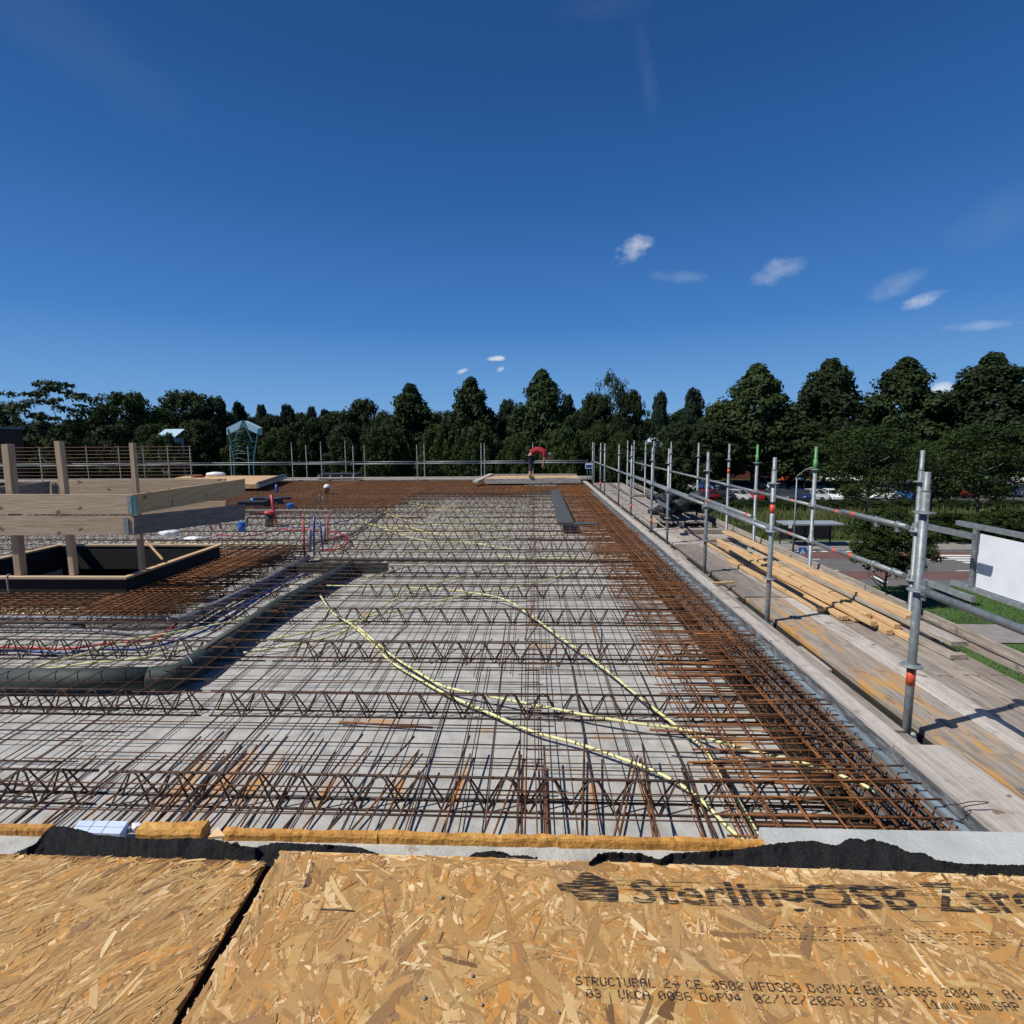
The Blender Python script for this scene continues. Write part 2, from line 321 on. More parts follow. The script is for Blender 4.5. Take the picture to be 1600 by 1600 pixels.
def spline(pts, per=6):
    out = []; n = len(pts); P = [Vector(p) for p in pts]
    for i in range(n - 1):
        p0 = P[max(i - 1, 0)]; p1 = P[i]; p2 = P[i + 1]; p3 = P[min(i + 2, n - 1)]
        for k in range(per):
            t = k / per
            out.append(.5 * ((2 * p1) + (p2 - p0) * t + (2 * p0 - 5 * p1 + 4 * p2 - p3) * t * t + (3 * p1 - p0 - 3 * p2 + p3) * t ** 3))
    out.append(P[-1]); return out
rnd = random.uniform
# ================================================================== GROUND LEVEL
def sheet(name, m, x0, x1, y0, y1, z, label, cat='ground', nx=1):
    g = MB(); g.quad((x0, y0, z), (x1, y0, z), (x1, y1, z), (x0, y1, z)); o = g.build(name, m); struct(o); tag(o, label, cat); return o
g = MB(); n = 24; xs = [-1500 + 3000 * i / n for i in range(n + 1)]; ys = [-300 + 2300 * i / n for i in range(n + 1)]
for i in range(n):
    for j in range(n): g.quad((xs[i], ys[j], -.02), (xs[i + 1], ys[j], -.02), (xs[i + 1], ys[j + 1], -.02), (xs[i], ys[j + 1], -.02))
tag(struct(g.build('ground', 'grass')), 'green grass lawn around the site and under the trees', 'ground')
roadY0, roadY1 = 30.5, 40.0
def kerbed(name, m, x0, x1, y0, y1, z, label, cat):
    g = MB(); g.box(x0, x1, y0, y1, -.02, z); tag(struct(g.build(name, m)), label, cat)
sheet('road', 'asphalt', -20, 120, roadY0, roadY1, .012, 'grey asphalt road crossing behind the scaffold on the right', 'road')
kerbed('pavement', 'paving', -20, 120, roadY1, roadY1 + 3.2, .12, 'pale paved pavement along the far side of the road', 'pavement')
sheet('footpath', 'paving', 15, 70, 22.0, 24.2, .03, 'grey footpath between two strips of lawn', 'path')
sheet('red_cycle_lane', 'cycle', -20, 120, 37.4, 39.6, .016, 'dark red cycle lane along the far road edge', 'cycle lane')
sheet('red_cycle_lane', 'cycle', -20, 120, 31.9, 33.9, .016, 'dark red cycle lane along the near side of the road', 'cycle lane')
g = MB()
for k in range(12): g.quad((8 + k * 5, 34.0, .022), (10.4 + k * 5, 34.0, .022), (10.4 + k * 5, 34.13, .022), (8 + k * 5, 34.13, .022))
for k in range(12): g.quad((8.5 + k * 5, 37.15, .022), (10.9 + k * 5, 37.15, .022), (10.9 + k * 5, 37.28, .022), (8.5 + k * 5, 37.28, .022))
a = U(1360, 900, EYE - .02); b = U(1382, 910, EYE - .02); g.quad(a, b, b + Vector((.25, 0, 0)), a + Vector((.25, 0, 0)))
for k in range(9): g.quad((17 + k * .9, 39.65, .022), (17.5 + k * .9, 39.65, .022), (17.5 + k * .9, 39.95, .022), (17 + k * .9, 39.95, .022))
for k, (px, py) in enumerate(((1470, 869), (1484, 872.6), (1497, 876.3), (1510, 880))):
    a = U(px, py, EYE - .022); g.quad(a, a + Vector((6, 0, 0)), a + Vector((6, .42, 0)), a + Vector((0, .42, 0)))
tag(struct(g.build('road_marking', 'paint')), 'white lane dashes, give-way teeth and zebra stripes painted on the road', 'road marking')
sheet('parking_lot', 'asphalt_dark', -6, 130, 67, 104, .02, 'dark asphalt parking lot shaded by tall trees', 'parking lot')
sheet('ditch_water', 'water', 2, 120, 46.5, 52, .0, 'dark still ditch water behind the roadside grass', 'water')
# reeds along the ditch
g = MB(); random.seed(5)
for i in range(16000):
    x = rnd(8, 60); y = rnd(44.6, 46.4) if random.random() < .55 else rnd(52, 60); h = rnd(.25, .8) * (1.5 if y > 50 else 1)
    a = rnd(0, 6.28); dx, dy = math.cos(a) * .05, math.sin(a) * .05; lx, ly = rnd(-.2, .2), rnd(-.2, .2)
    g.quad((x - dx, y - dy, 0), (x + dx, y + dy, 0), (x + lx, y + ly, h))
tag(struct(g.build('reeds', 'reed'), 'stuff'), 'tall yellowish green reeds along both banks of the ditch', 'reeds')
g = MB()
for i in range(26000):
    x = rnd(13, 46); y = rnd(18, 30.3)
    if 21.9 < y < 24.3: continue
    h = rnd(.05, .13); a = rnd(0, 6.28); dx, dy = math.cos(a) * .02, math.sin(a) * .02
    g.quad((x - dx, y - dy, -.02), (x + dx, y + dy, -.02), (x + rnd(-.05, .05), y + rnd(-.05, .05), h))
tag(struct(g.build('grass_tufts', 'grass'), 'stuff'), 'short mown grass blades on the near lawn', 'grass')

# ------------------------------------------------------------------ trees
def crown_mesh(name, seed, nclump, nleaf, leaf, env, m, zmin=.1, flat=.8, inner=.5, up=.35):
    rs = random.Random(seed); vs = []; fs = []
    cl = []
    for i in range(nclump):
        z = zmin + (1 - zmin) * (i + rs.random()) / nclump; a = rs.uniform(0, 6.283); e = env(z)
        lob = 1 + .2 * math.sin(a * 3 + seed + z * 5) + .16 * math.sin(a * 5 + seed * 2 + z * 17)
        rr = e * lob * rs.uniform(inner, 1) ; cl.append((rr * math.cos(a), rr * math.sin(a), z, rs.uniform(.055, .11) * (1 if e > .12 else .7)))
    for (cx, cy, cz, cr) in cl:
        for k in range(nleaf):
            d = Vector((rs.gauss(0, 1), rs.gauss(0, 1), rs.gauss(0, 1) * flat + .25)).normalized()
            p = Vector((cx, cy, cz)) + Vector((d.x, d.y, d.z * flat)) * cr * rs.uniform(.55, 1.1)
            nrm = (d + Vector((rs.uniform(-.8, .8), rs.uniform(-.8, .8), rs.uniform(-.4, .8) + up))).normalized()
            t = nrm.orthogonal().normalized(); t.rotate(Matrix.Rotation(rs.uniform(0, 6.28), 3, nrm)); bt = nrm.cross(t)
            s = leaf * rs.uniform(.6, 1.35); b = len(vs)
            vs += [p - t * s, p - bt * s * .55 + nrm * s * .15, p + t * s, p + bt * s * .55 - nrm * s * .1]; fs.append((b, b + 1, b + 2, b + 3))
    me = bpy.data.meshes.new(name); me.from_pydata(vs, [], fs); me.materials.append(MT[m]); me.update(); return me
def trunk_mesh(name, seed, r, top, zc=.2, limbs=9, spread=.26):
    rs = random.Random(seed); g = MB()
    pts = [(0, 0, 0), (rs.uniform(-.01, .01), rs.uniform(-.01, .01), .3 * top), (rs.uniform(-.02, .02), rs.uniform(-.02, .02), .65 * top), (0, 0, top)]
    g.tube(spline(pts, 3), r, 7, radii=[r * (1.25 - 1.1 * i / 9) for i in range(10)])
    for i in range(limbs):
        z = zc + (top - zc) * i / limbs; a = rs.uniform(0, 6.28); l = spread * rs.uniform(.6, 1)
        p0 = Vector((0, 0, z)); p2 = p0 + Vector((math.cos(a) * l, math.sin(a) * l, l * .55)); p1 = (p0 + p2) / 2 + Vector((0, 0, -.02))
        g.tube([p0, p1, p2], r * .4, 5, radii=[r * .5, r * .35, r * .1])
    me = bpy.data.meshes.new(name); me.from_pydata(g.v, [], g.f); me.polygons.foreach_set('use_smooth', g.sm); me.materials.append(MT['bark']); return me
def cone_env(z):
    z = min(max(z, 0), 1); return .5 * min(1, (z + .15) / .35) ** .6 * min(1, (1.0 - z) / .70) ** .95 * (1 + .15 * math.sin(z * 31)) + .008
def round_env(z): return .5 * math.sqrt(max(0.02, 1 - ((z - .5) / .52) ** 2))
def col_env(z): return .40 * (max(0.02, 1 - ((z - .45) / .57) ** 2)) ** .6
def umb_env(z): return .5 * max(0, (z - .3) / .5) ** .5 * (1 if z < .85 else max(.1, (1 - z) / .15) ** .5)
CROWN = {}
for k in range(4): CROWN['cone', k] = (crown_mesh('crown_mesh', 11 + k * 7, 250, 80, .021, cone_env, 'leaf_dark', .03, inner=.5), trunk_mesh('trunk_mesh', k, .020, .75, .1, 12))
for k in range(3): CROWN['round', k] = (crown_mesh('crown_mesh', 51 + k * 5, 230, 75, .022, round_env, 'leaf_dark', .05, inner=.5), trunk_mesh('trunk_mesh', k + 9, .022, .7))
for k in range(2): CROWN['olive', k] = (crown_mesh('crown_mesh', 71 + k * 5, 240, 90, .019, round_env, 'leaf_mid', .05, inner=.5), trunk_mesh('trunk_mesh', k + 19, .02, .7))
CROWN['sparse', 0] = (crown_mesh('crown_mesh', 131, 170, 62, .0165, round_env, 'leaf_mid', .05, inner=.45), trunk_mesh('trunk_mesh', 51, .02, .85, .25, 16, .36))
CROWN['column', 0] = (crown_mesh('crown_mesh', 31, 200, 70, .026, col_env, 'leaf_blue', .04, inner=.4, up=.0), trunk_mesh('trunk_mesh', 21, .02, .8))
CROWN['light', 0] = (crown_mesh('crown_mesh', 91, 90, 50, .020, round_env, 'leaf_light', .1, inner=.35), trunk_mesh('trunk_mesh', 31, .02, .9, .2, 22, .42))
CROWN['umbrella', 0] = (crown_mesh('crown_mesh', 97, 70, 52, .018, umb_env, 'leaf_dark', .42, flat=.4, inner=.25), trunk_mesh('trunk_mesh', 37, .024, .75, .3, 22, .42))
CROWN['near', 0] = (crown_mesh('crown_mesh', 101, 220, 150, .017, round_env, 'leaf_mid', .03, inner=.35), trunk_mesh('trunk_mesh', 41, .022, .8, .05, 14, .35))
def tree(kind, var, px, ptop, wpx, Y, label, cat='tree', name='broadleaf_tree', zc=2.2, group=None, rot=None):
    cb, tb = CROWN[kind, var]; top = V(px, ptop, Y); wd = abs(V(px + wpx / 2, ptop, Y).x - V(px - wpx / 2, ptop, Y).x) / .94
    H = top.z; t = thing(name, label, cat, (top.x, Y, 0), group)
    c = bpy.data.objects.new('crown', cb); COL.objects.link(c); c.parent = t; c.location = (0, 0, zc); c.scale = (wd, wd, (H - zc) / .99)
    c.rotation_euler = (0, 0, rot if rot is not None else rnd(0, 6.28))
    k = bpy.data.objects.new('trunk', tb); COL.objects.link(k); k.parent = t; k.scale = (wd * .8, wd * .8, H * .9); k.rotation_euler = c.rotation_euler
    return t
random.seed(12)
RT = [(1183, 577, 160, 84, 0, 'right of the two poplars'), (1297, 569, 160, 84, 1, 'behind the orange van'), (1418, 567, 168, 82, 2, 'behind the double scaffold post'), (1553, 559, 180, 80, 3, 'at the right picture edge')]
for (x, y, wp, Y, k, lb) in RT: tree('cone', k, x, y, wp, Y, 'tall dark conical lime tree ' + lb, 'tree', 'lime_tree', 2.6, 'tall conical trees behind the car park')
MTL = [(641, 607, 120, 78, 1, 'left of the three mid-picture ones'), (736, 597, 116, 78, 3, 'middle of the three mid-picture ones'), (846, 586, 132, 76, 2, 'directly above the red-shirted worker')]
for (x, y, wp, Y, k, lb) in MTL: tree('cone', k, x, y, wp, Y, 'tall dark conical lime tree, ' + lb, 'tree', 'lime_tree', 1.5, 'tall conical trees behind the far rail')
T2 = [('round', 0, 10, 636, 44, 80, 'dark round tree at the left picture edge'), ('umbrella', 0, 92, 601, 134, 66, 'spreading umbrella-shaped tree with bare lower limbs rising over the left trees'),
      ('round', 1, 60, 666, 90, 70, 'low dark bushy tree beneath the umbrella-shaped tree'), ('round', 2, 138, 662, 74, 72, 'dark bushy tree right under the umbrella tree crown'), ('olive', 0, 196, 621, 100, 74, 'broad olive green tree right of the umbrella-shaped tree'),
      ('round', 0, 288, 620, 96, 82, 'broad dark tree behind the pale roofed shed'), ('round', 1, 334, 628, 50, 84, 'narrow dark tree left of the teal frame tower'), ('column', 0, 372, 634, 30, 110, 'slim poplar directly above the teal tower'),
      ('column', 0, 408, 638, 30, 108, 'slim poplar first right of the teal tower'), ('column', 0, 449, 638, 34, 106, 'poplar second right of the teal tower'), ('column', 0, 487, 641, 28, 108, 'poplar above the white hard hat'),
      ('column', 0, 508, 645, 26, 112, 'small poplar just right of the hard hat line'), ('round', 2, 566, 631, 62, 90, 'round dark tree left of the conical limes'), ('round', 1, 524, 650, 64, 92, 'low dark tree between poplars and round tree'),
      ('column', 0, 792, 630, 44, 110, 'bluish poplar between second and third conical limes'), ('column', 0, 887, 623, 36, 108, 'bluish poplar at the right flank of the highest mid lime'), ('round', 0, 930, 622, 60, 90, 'yellowish green round tree left of the airy tree'),
      ('light', 0, 956, 591, 62, 96, 'light airy tree with sky showing through its crown'), ('round', 2, 986, 618, 52, 84, 'dark bushy tree right of the airy tree'), ('column', 0, 1032, 619, 36, 104, 'left of the two free-standing poplars'),
      ('column', 0, 1083, 614, 46, 100, 'right of the two free-standing poplars'), ('round', 1, 1128, 640, 70, 92, 'dark tree filling the gap left of the right-hand limes'), ('round', 0, 1240, 640, 70, 92, 'dark tree in the gap between first and second right limes'),
      ('round', 2, 1358, 640, 60, 92, 'dark tree in the gap between second and third right limes'), ('round', 1, 1484, 630, 60, 92, 'dark tree in the gap between third and fourth right limes')]
for (kd, k, x, y, wp, Y, lb) in T2: tree(kd, k, x, y, wp, Y, lb, 'tree', 'poplar_tree' if kd == 'column' else 'broadleaf_tree', 1.2)
# understory that closes the tree belt
US = [('round', 5, 672, 70, 66, ''), ('olive', 110, 668, 76, 64, ''), ('round', 175, 672, 80, 66, ''), ('olive', 256, 685, 60, 52, ''), ('olive', 245, 668, 76, 68, ''), ('round', 310, 664, 70, 72, ''), ('olive', 388, 668, 66, 66, ''), ('olive', 440, 676, 60, 62, ''), ('round', 425, 656, 62, 84, ''), ('round', 480, 660, 66, 80, ''),
      ('round', 540, 668, 60, 76, ''), ('olive', 598, 668, 66, 70, ''), ('round', 600, 650, 50, 86, ''), ('olive', 690, 668, 66, 66, ''), ('round', 692, 650, 50, 84, ''), ('olive', 746, 672, 76, 62, ''), ('round', 800, 656, 60, 80, ''), ('olive', 812, 684, 60, 60, ''), ('olive', 880, 676, 64, 60, ''), ('round', 905, 650, 56, 82, ''), ('olive', 940, 668, 64, 62, ''), ('round', 1006, 696, 60, 60, ''), ('olive', 972, 682, 54, 58, ''), ('round', 1058, 668, 70, 66, ''), ('round', 1110, 656, 66, 98, '')]
for i, (kd, x, y, wp, Y, _) in enumerate(US):
    tree(kd, i % 2, x, y, wp, Y, '%s low bushy tree behind the far rail, %s from the left' % ('olive green' if kd == 'olive' else 'dark green', ORD[i]), 'tree', 'bushy_tree', .3, 'low trees under the tree belt')
for i in range(34):                                     # far belt seen only through the gaps
    x = -30 + i * 50; tree('round', i % 3, x, (672 if x < 180 else 652) + rnd(-7, 7), 72, 118, 'dark distant tree of the back row, %s from the left' % (ORD[i] if i < 30 else ['thirty-first', 'thirty-second', 'thirty-third', 'thirty-fourth'][i - 30]), 'tree', 'distant_tree', .5, 'back row of distant trees')
for i, (x, y, wp) in enumerate([(1106, 664, 84), (1262, 664, 96), (1420, 670, 90), (1500, 668, 90), (1580, 664, 100)]):
    tree('round', i % 3, x, y, wp, 79, 'high-crowned dark tree shading the parked cars, %s from the left' % ORD[i], 'tree', 'shade_tree', 4.6, 'trees shading the parked cars')
# smaller roadside trees on the right
tree('sparse', 0, 1362, 672, 146, 47, 'olive green roadside tree with pale trunk, left of the double post', 'tree', 'roadside_tree', 3.2, 'olive roadside trees')
tree('sparse', 0, 1540, 668, 150, 46, 'olive green roadside tree with forked trunk, right of the double post', 'tree', 'roadside_tree', 3.4, 'olive roadside trees')
tree('sparse', 0, 1462, 690, 100, 52, 'small olive green tree between the two roadside trees', 'tree', 'roadside_tree', 2.4, 'olive roadside trees')
tree('near', 0, 1392, 800, 108, 27.5, 'small round young tree on the lawn just beyond the scaffold', 'tree', 'young_tree', 1.7)
for i, (x, y, wp, Y) in enumerate([(1580, 798, 90, 43), (1505, 806, 90, 44), (1452, 812, 60, 44)]):
    tree('olive', i % 2, x, y, wp, Y, 'low leafy hedge bush beside the road, %s from the right edge' % ORD[i], 'bush', 'hedge_bush', .0, 'bushes beside the road')
for i in range(26):
    x = 1086 + i * 20; tree('round' if i % 3 else 'olive', i % 2, x, 781 + (i % 4), 40, 63, 'dark hedge shrub before the nearest car row, %s from the left' % ORD[i], 'bush', 'hedge_shrub', -.2, 'hedge before the parked cars')

# ------------------------------------------------------------------ parked cars
def car_mesh(kind):
    # stations: x, half width, z bottom, z belt
    L_ = 4.2; van = kind == 'van'
    hood = .98 if not van else 1.25; roof = 1.48 if not van else 2.1
    body = MB(); st = [(-2.08, .62, .35, .62), (-2.02, .78, .25, hood - .06), (-1.5, .86, .2, hood), (-.6, .87, .2, hood + .02), (.6, .87, .2, hood), (1.1, .86, .2, hood - .04), (1.8, .8, .22, hood - .2), (2.06, .66, .32, .62)]
    b = 0
    for (x, hw, z0, z1) in st: body.v += [Vector((x, -hw * .92, z0)), Vector((x, -hw, (z0 + z1) / 2)), Vector((x, -hw * .9, z1)), Vector((x, hw * .9, z1)), Vector((x, hw, (z0 + z1) / 2)), Vector((x, hw * .92, z0))]
    for i in range(len(st) - 1):
        for k in range(6):
            k2 = (k + 1) % 6; body.f.append((i * 6 + k, (i + 1) * 6 + k, (i + 1) * 6 + k2, i * 6 + k2)); body.sm.append(False)
    body.f.append(tuple(range(6))); body.f.append(tuple(reversed(range(42, 48)))); body.sm += [False, False]
    # roof panel and pillars
    rx0, rx1 = (-1.45, .25) if not van else (-2.0, 1.1)
    body.hexa([(rx0, -.64, roof - .05), (rx1, -.64, roof - .05), (rx1, .64, roof - .05), (rx0, .64, roof - .05), (rx0 + .1, -.58, roof), (rx1 - .1, -.58, roof), (rx1 - .1, .58, roof), (rx0 + .1, .58, roof)])
    for s in (-1, 1):
        for (xa, xb) in ((rx0 - .35 * (not van), rx0 + .05), (-.45, -.42), (rx1 + .75, rx1 - .02)): body.beam((xa, s * .77, hood), (xb, s * .62, roof - .03), .07, .05)
        if van: body.hexa([(-2.0, s * .8, hood - .02), (.0, s * .8, hood - .02), (.0, s * .78, hood), (-2.0, s * .78, hood), (-2.0, s * .66, roof - .04), (.0, s * .66, roof - .04), (.0, s * .64, roof - .02), (-2.0, s * .64, roof - .02)])
    gl = MB(); gl.hexa([(rx0 - .38 * (not van), -.74, hood - .03), (rx1 + .72, -.74, hood - .03), (rx1 + .72, .74, hood - .03), (rx0 - .38 * (not van), .74, hood - .03), (rx0, -.6, roof - .05), (rx1, -.6, roof - .05), (rx1, .6, roof - .05), (rx0, .6, roof - .05)])
    wh = MB(); wh.tube([(0, -.1, 0), (0, .1, 0)], .31, 12)
    lt = MB(); lt.box(2.0, 2.075, -.1, .1, -.06, .06)
    return body, gl, wh, lt
CARM = {}
for k in ('car', 'van'):
    CARM[k] = [(lambda g, nm: (lambda me: me)(bpy.data.meshes.new(nm)))(g, nm) for g, nm in zip(car_mesh(k), ('car_body_mesh', 'car_glass_mesh', 'wheel_mesh', 'lamp_mesh'))]
    for g, me in zip(car_mesh(k), CARM[k]): me.from_pydata(g.v, [], g.f)
    CARM[k][1].materials.append(MT['glass']); CARM[k][2].materials.append(MT['tyre']); CARM[k][3].materials.append(MT['white'])
def paint(name, c): 
    m = mat(name, [tuple(v * .92 for v in c), c], 2, .28, spec=.6); return m
PAINT = {'silver': paint('silver_paint', (.42, .43, .45)), 'white': paint('white_paint', (.78, .78, .78)), 'blue': paint('blue_car_paint', (.03, .14, .42)), 'red': paint('red_car_paint', (.42, .02, .02)), 'dark grey': paint('dark_grey_paint', (.05, .055, .06)),
         'black': paint('black_car_paint', (.012, .012, .014)), 'navy': paint('navy_paint', (.02, .035, .1)), 'orange': paint('orange_paint', (.8, .14, .04))}
def car(px, py, colour, Y, label, kind='car', ang=90):
    p = V(px, py, Y); t = thing('parked_car' if kind == 'car' else 'parked_van', label, kind, (p.x, Y, .02), 'vehicles in the parking lot')
    bm_, gm, wm, lm = CARM[kind]; bb = bm_.copy(); bb.materials.append(PAINT[colour])
    o = bpy.data.objects.new('body', bb); o.parent = t; COL.objects.link(o)
    o = bpy.data.objects.new('windows', gm); o.parent = t; COL.objects.link(o)
    for x in (-1.3, 1.3):
        for y in (-.78, .78): o = bpy.data.objects.new('wheel', wm); o.parent = t; o.location = (x, y, .31); COL.objects.link(o)
    for y in (-.55, .55): o = bpy.data.objects.new('headlight', lm); o.parent = t; o.location = (-.02, y, .68); COL.objects.link(o)
    t.rotation_euler = (0, 0, R(ang))
CARS = [(1074, 757, 'silver', 86, 'car', -60, 'silver parked car seen just right of a near scaffold post'), (1096, 757, 'blue', 86, 'car', -70, 'bright blue parked car next to the silver one'), (1116, 757, 'silver', 86, 'car', -100, 'pale silver parked car right of the blue one'),
        (1131, 756, 'white', 86, 'car', -70, 'white parked car under the upper outer rail'), (1154, 756, 'dark grey', 86, 'car', -100, 'dark grey parked car right of the white one'), (1169, 757, 'blue', 86, 'car', 90, 'blue parked car left of the white sport utility car'),
        (1192, 754, 'white', 86, 'van', -70, 'tall white parked car behind the green topped post'), (1213, 757, 'dark grey', 86, 'car', 90, 'dark grey parked car in shade right of the tall white one'), (1232, 757, 'navy', 86, 'car', -80, 'navy blue parked car in the shade below the orange van'), (1252, 757, 'dark grey', 86, 'car', -90, 'grey parked car below the small white hatchback'),
        (1108, 773, 'red', 72, 'car', 20, 'dark red parked car in the nearest row'), (1133, 775, 'black', 72, 'car', -80, 'black parked car right of the dark red one'), (1155, 774, 'silver', 72, 'car', -60, 'silver parked car in the nearest row'), (1177, 774, 'red', 72, 'car', 90, 'red parked car half hidden by the green post'), (1200, 775, 'dark grey', 72, 'car', 90, 'dark parked car in the nearest row, left of the thick post'),
        (1226, 773, 'dark grey', 72, 'car', -90, 'dark grey parked car in the nearest row, right of the thick post'), (1252, 774, 'navy', 72, 'car', -90, 'navy parked car in the nearest row beside the lamp post'), (1236, 744, 'orange', 101, 'van', 180, 'bright orange van at the back of the car park'), (1251, 745, 'white', 99, 'car', -110, 'white hatchback right beside the orange van'),
        (1296, 746, 'white', 100, 'car', -90, 'white parked car behind the tree trunks, left one'), (1309, 746, 'white', 100, 'van', -90, 'white van behind the tree trunks'), (1336, 747, 'white', 98, 'car', -60, 'white parked car peeking out behind the olive roadside tree'), (1275, 762, 'silver', 84, 'car', -90, 'silver parked car in deep shade right of the lamp post'), (1296, 763, 'dark grey', 84, 'car', -90, 'dark parked car behind the green topped second post'), (1318, 764, 'navy', 84, 'car', -90, 'navy parked car under the tall trees'),
        (1340, 764, 'silver', 84, 'car', -90, 'silver parked car behind the olive tree foliage'), (1470, 755, 'white', 90, 'car', -90, 'white parked car glimpsed right of the double post'), (1504, 772, 'red', 76, 'car', -90, 'red parked car glimpsed between olive trees'), (1540, 770, 'silver', 78, 'car', -60, 'silver parked car between the right olive trees'), (1560, 768, 'black', 80, 'car', -90, 'black parked car at the right of the lot'),
        (1276, 775, 'silver', 72, 'car', -60, 'silver parked car in the nearest row right of the lamp post'), (1300, 775, 'white', 72, 'car', -100, 'white parked car in the nearest row behind the green post'), (1326, 775, 'dark grey', 72, 'car', -90, 'dark grey parked car left of the roadside tree trunk'),
        (1352, 775, 'white', 73, 'car', -80, 'white parked car directly behind the left roadside tree trunk'), (1384, 774, 'silver', 73, 'car', -90, 'silver parked car right of the left roadside tree trunk'), (1416, 773, 'blue', 73, 'car', -90, 'blue parked car just left of the double post'), (1586, 771, 'white', 76, 'car', -60, 'white parked car near the right picture edge'), (1598, 752, 'white', 96, 'van', -90, 'white van at the right picture edge')]
for (x, y, c, Y, kd, a, lb) in CARS: car(x, y, c, Y, lb, kd, a)
# parking-lot fence with red brick store behind
t = thing('brick_store', 'low red brick building behind the parked cars', 'building', V(1145, 750, 108).to_tuple()[:2] + (0,))
x0, x1 = V(1118, 750, 108).x, V(1262, 750, 108).x
g = MB(); g.box(x0, x1, 107, 114, 0, 4.6); g.build('wall', 'brick', t)
g = MB(); g.box(x0 - .2, x1 + .2, 106.8, 114.2, 4.61, 4.85); g.build('roof', 'render_grey', t)
for k in range(7): g = MB(); xx = x0 + 1.6 + k * 2.6; g.box(xx, xx + 1.3, 106.96, 107.05, 1.2, 2.6); g.build('window', 'glass', t)
t = thing('steel_fence', 'tall wire mesh fence behind the left parked cars', 'fence', (V(1060, 740, 96).x, 96, 0))
x0, x1 = V(1030, 740, 96).x, V(1112, 740, 96).x
k = 0; x = x0
while x <= x1: g = MB(); g.tube([(x, 96, 0), (x, 96, 5.6)], .05, 6); g.build('post', 'galv', t); x += 3.0
g = MB()
for z in [i * .55 for i in range(1, 11)]: g.beam((x0, 96, z), (x1, 96, z), .02, .03)
xx = x0
while xx < x1: g.beam((xx, 96.03, .1), (xx, 96.03, 5.5), .015, .015); xx += .35
g.build('wire_mesh', 'galv', t)
# grey house behind right scaffold
p = V(1024, 690, 70); t = thing('grey_house', 'small house with pale grey gable glimpsed between trees right of the far corner', 'building', (p.x, 70, 0))
g = MB(); g.box(p.x - 1.5, p.x + 1.5, 70, 73, 0, 7.2); g.build('wall', 'render_grey', t)
g = MB(); g.v = []; z = 7.21; a, b = p.x - 1.8, p.x + 1.8; g.quad((a, 69.7, z), (b, 69.7, z), (p.x, 69.7, z + 1.6)); g.quad((b, 73.2, z), (a, 73.2, z), (p.x, 73.2, z + 1.6)); g.quad((a, 69.7, z), (p.x, 69.7, z + 1.6), (p.x, 73.2, z + 1.6), (a, 73.2, z)); g.quad((b, 69.7, z), (b, 73.2, z), (p.x, 73.2, z + 1.6), (p.x, 69.7, z + 1.6)); g.build('roof', 'panel_blue', t)
for dz in (4.3, 1.4):
    for dx in (-1.15, .25): g = MB(); g.box(p.x + dx, p.x + dx + .9, 69.95, 70.05, dz, dz + 1.4); g.build('window', 'glass', t)
# left brown building and pale roofed shed
p = V(0, 690, 52); t = thing('brown_house', 'dark brown brick building at the far left edge', 'building', (p.x - 4, 52, 0))
xe = V(36, 690, 60).x; g = MB(); g.box(xe - 12, xe, 52, 60, 0, V(0, 668, 52).z); g.build('wall', 'brick_brown', t)
g = MB(); zt = V(0, 668, 52).z; g.box(xe - 12.2, xe + .15, 51.8, 60.2, zt + .003, zt + .22); g.build('roof', 'render_grey', t)
for k in range(4): g = MB(); xx = xe - 2.2 - k * 2.4; g.box(xx, xx + 1.2, 51.94, 52.04, zt - 2.6, zt - 1.3); g.build('window', 'white', t)
p = V(256, 676, 60); t = thing('pale_shed', 'small building with a pale blue metal roof among the left trees', 'building', (p.x, 60, 0))
xa, xb = V(243, 676, 60).x, V(272, 676, 60).x; z0, z1 = V(256, 684, 60).z, V(256, 671, 62).z
g = MB(); g.box(xa, xb, 60.1, 61.6, 0, z0 - .01); g.build('wall', 'render_grey', t)
g = MB(); g.hexa([(xa - .1, 59.9, z0), (xb + .1, 59.9, z0), (xb + .1, 61.8, z1 - .05), (xa - .1, 61.8, z1 - .05), (xa - .1, 59.9, z0 + .08), (xb + .1, 59.9, z0 + .08), (xb + .1, 61.8, z1 + .03), (xa - .1, 61.8, z1 + .03)]); g.build('roof', 'panel_blue', t)
g = MB(); g.box(xa + .3, xb - .3, 60.02, 60.12, z0 - 1.6, z0 - .5); g.build('window', 'glass', t)
# teal frame tower with two slanting pale blue panels
Yt = 46; c = V(380, 700, Yt); t = thing('steel_tower', 'teal steel lattice tower carrying two slanting pale blue panels', 'tower', (c.x, Yt, 0))
def q(px, py, dy=0): return V(px, py, Yt + dy)
for (a, b) in (((353.5, 669), (377, 657)), ((382, 658), (405, 669))):
    g = MB(); p0 = q(*a); p1 = q(*b); u = Vector((0, 0, -.62)); w_ = Vector((0, .5, .05))
    g.hexa([p0 + u, p1 + u, p1 + u + w_, p0 + u + w_, p0, p1, p1 + w_, p0 + w_]); g.build('roof_panel', 'panel_blue', t)
legs = MB()
for dy in (0, 1.4):
    for (a, b) in (((356, 670), (366, 720)), ((404, 670), (396, 720)), ((380, 657), (366, 690)), ((380, 657), (394, 690)), ((366, 720), (364, 790)), ((396, 720), (398, 790))): legs.beam(q(*a, dy), q(*b, dy) if b[1] < 780 else Vector((q(*b, dy).x, Yt + dy, 0)), .1, .1)
legs.build('frame', 'teal', t)
lat = MB(); random.seed(3)
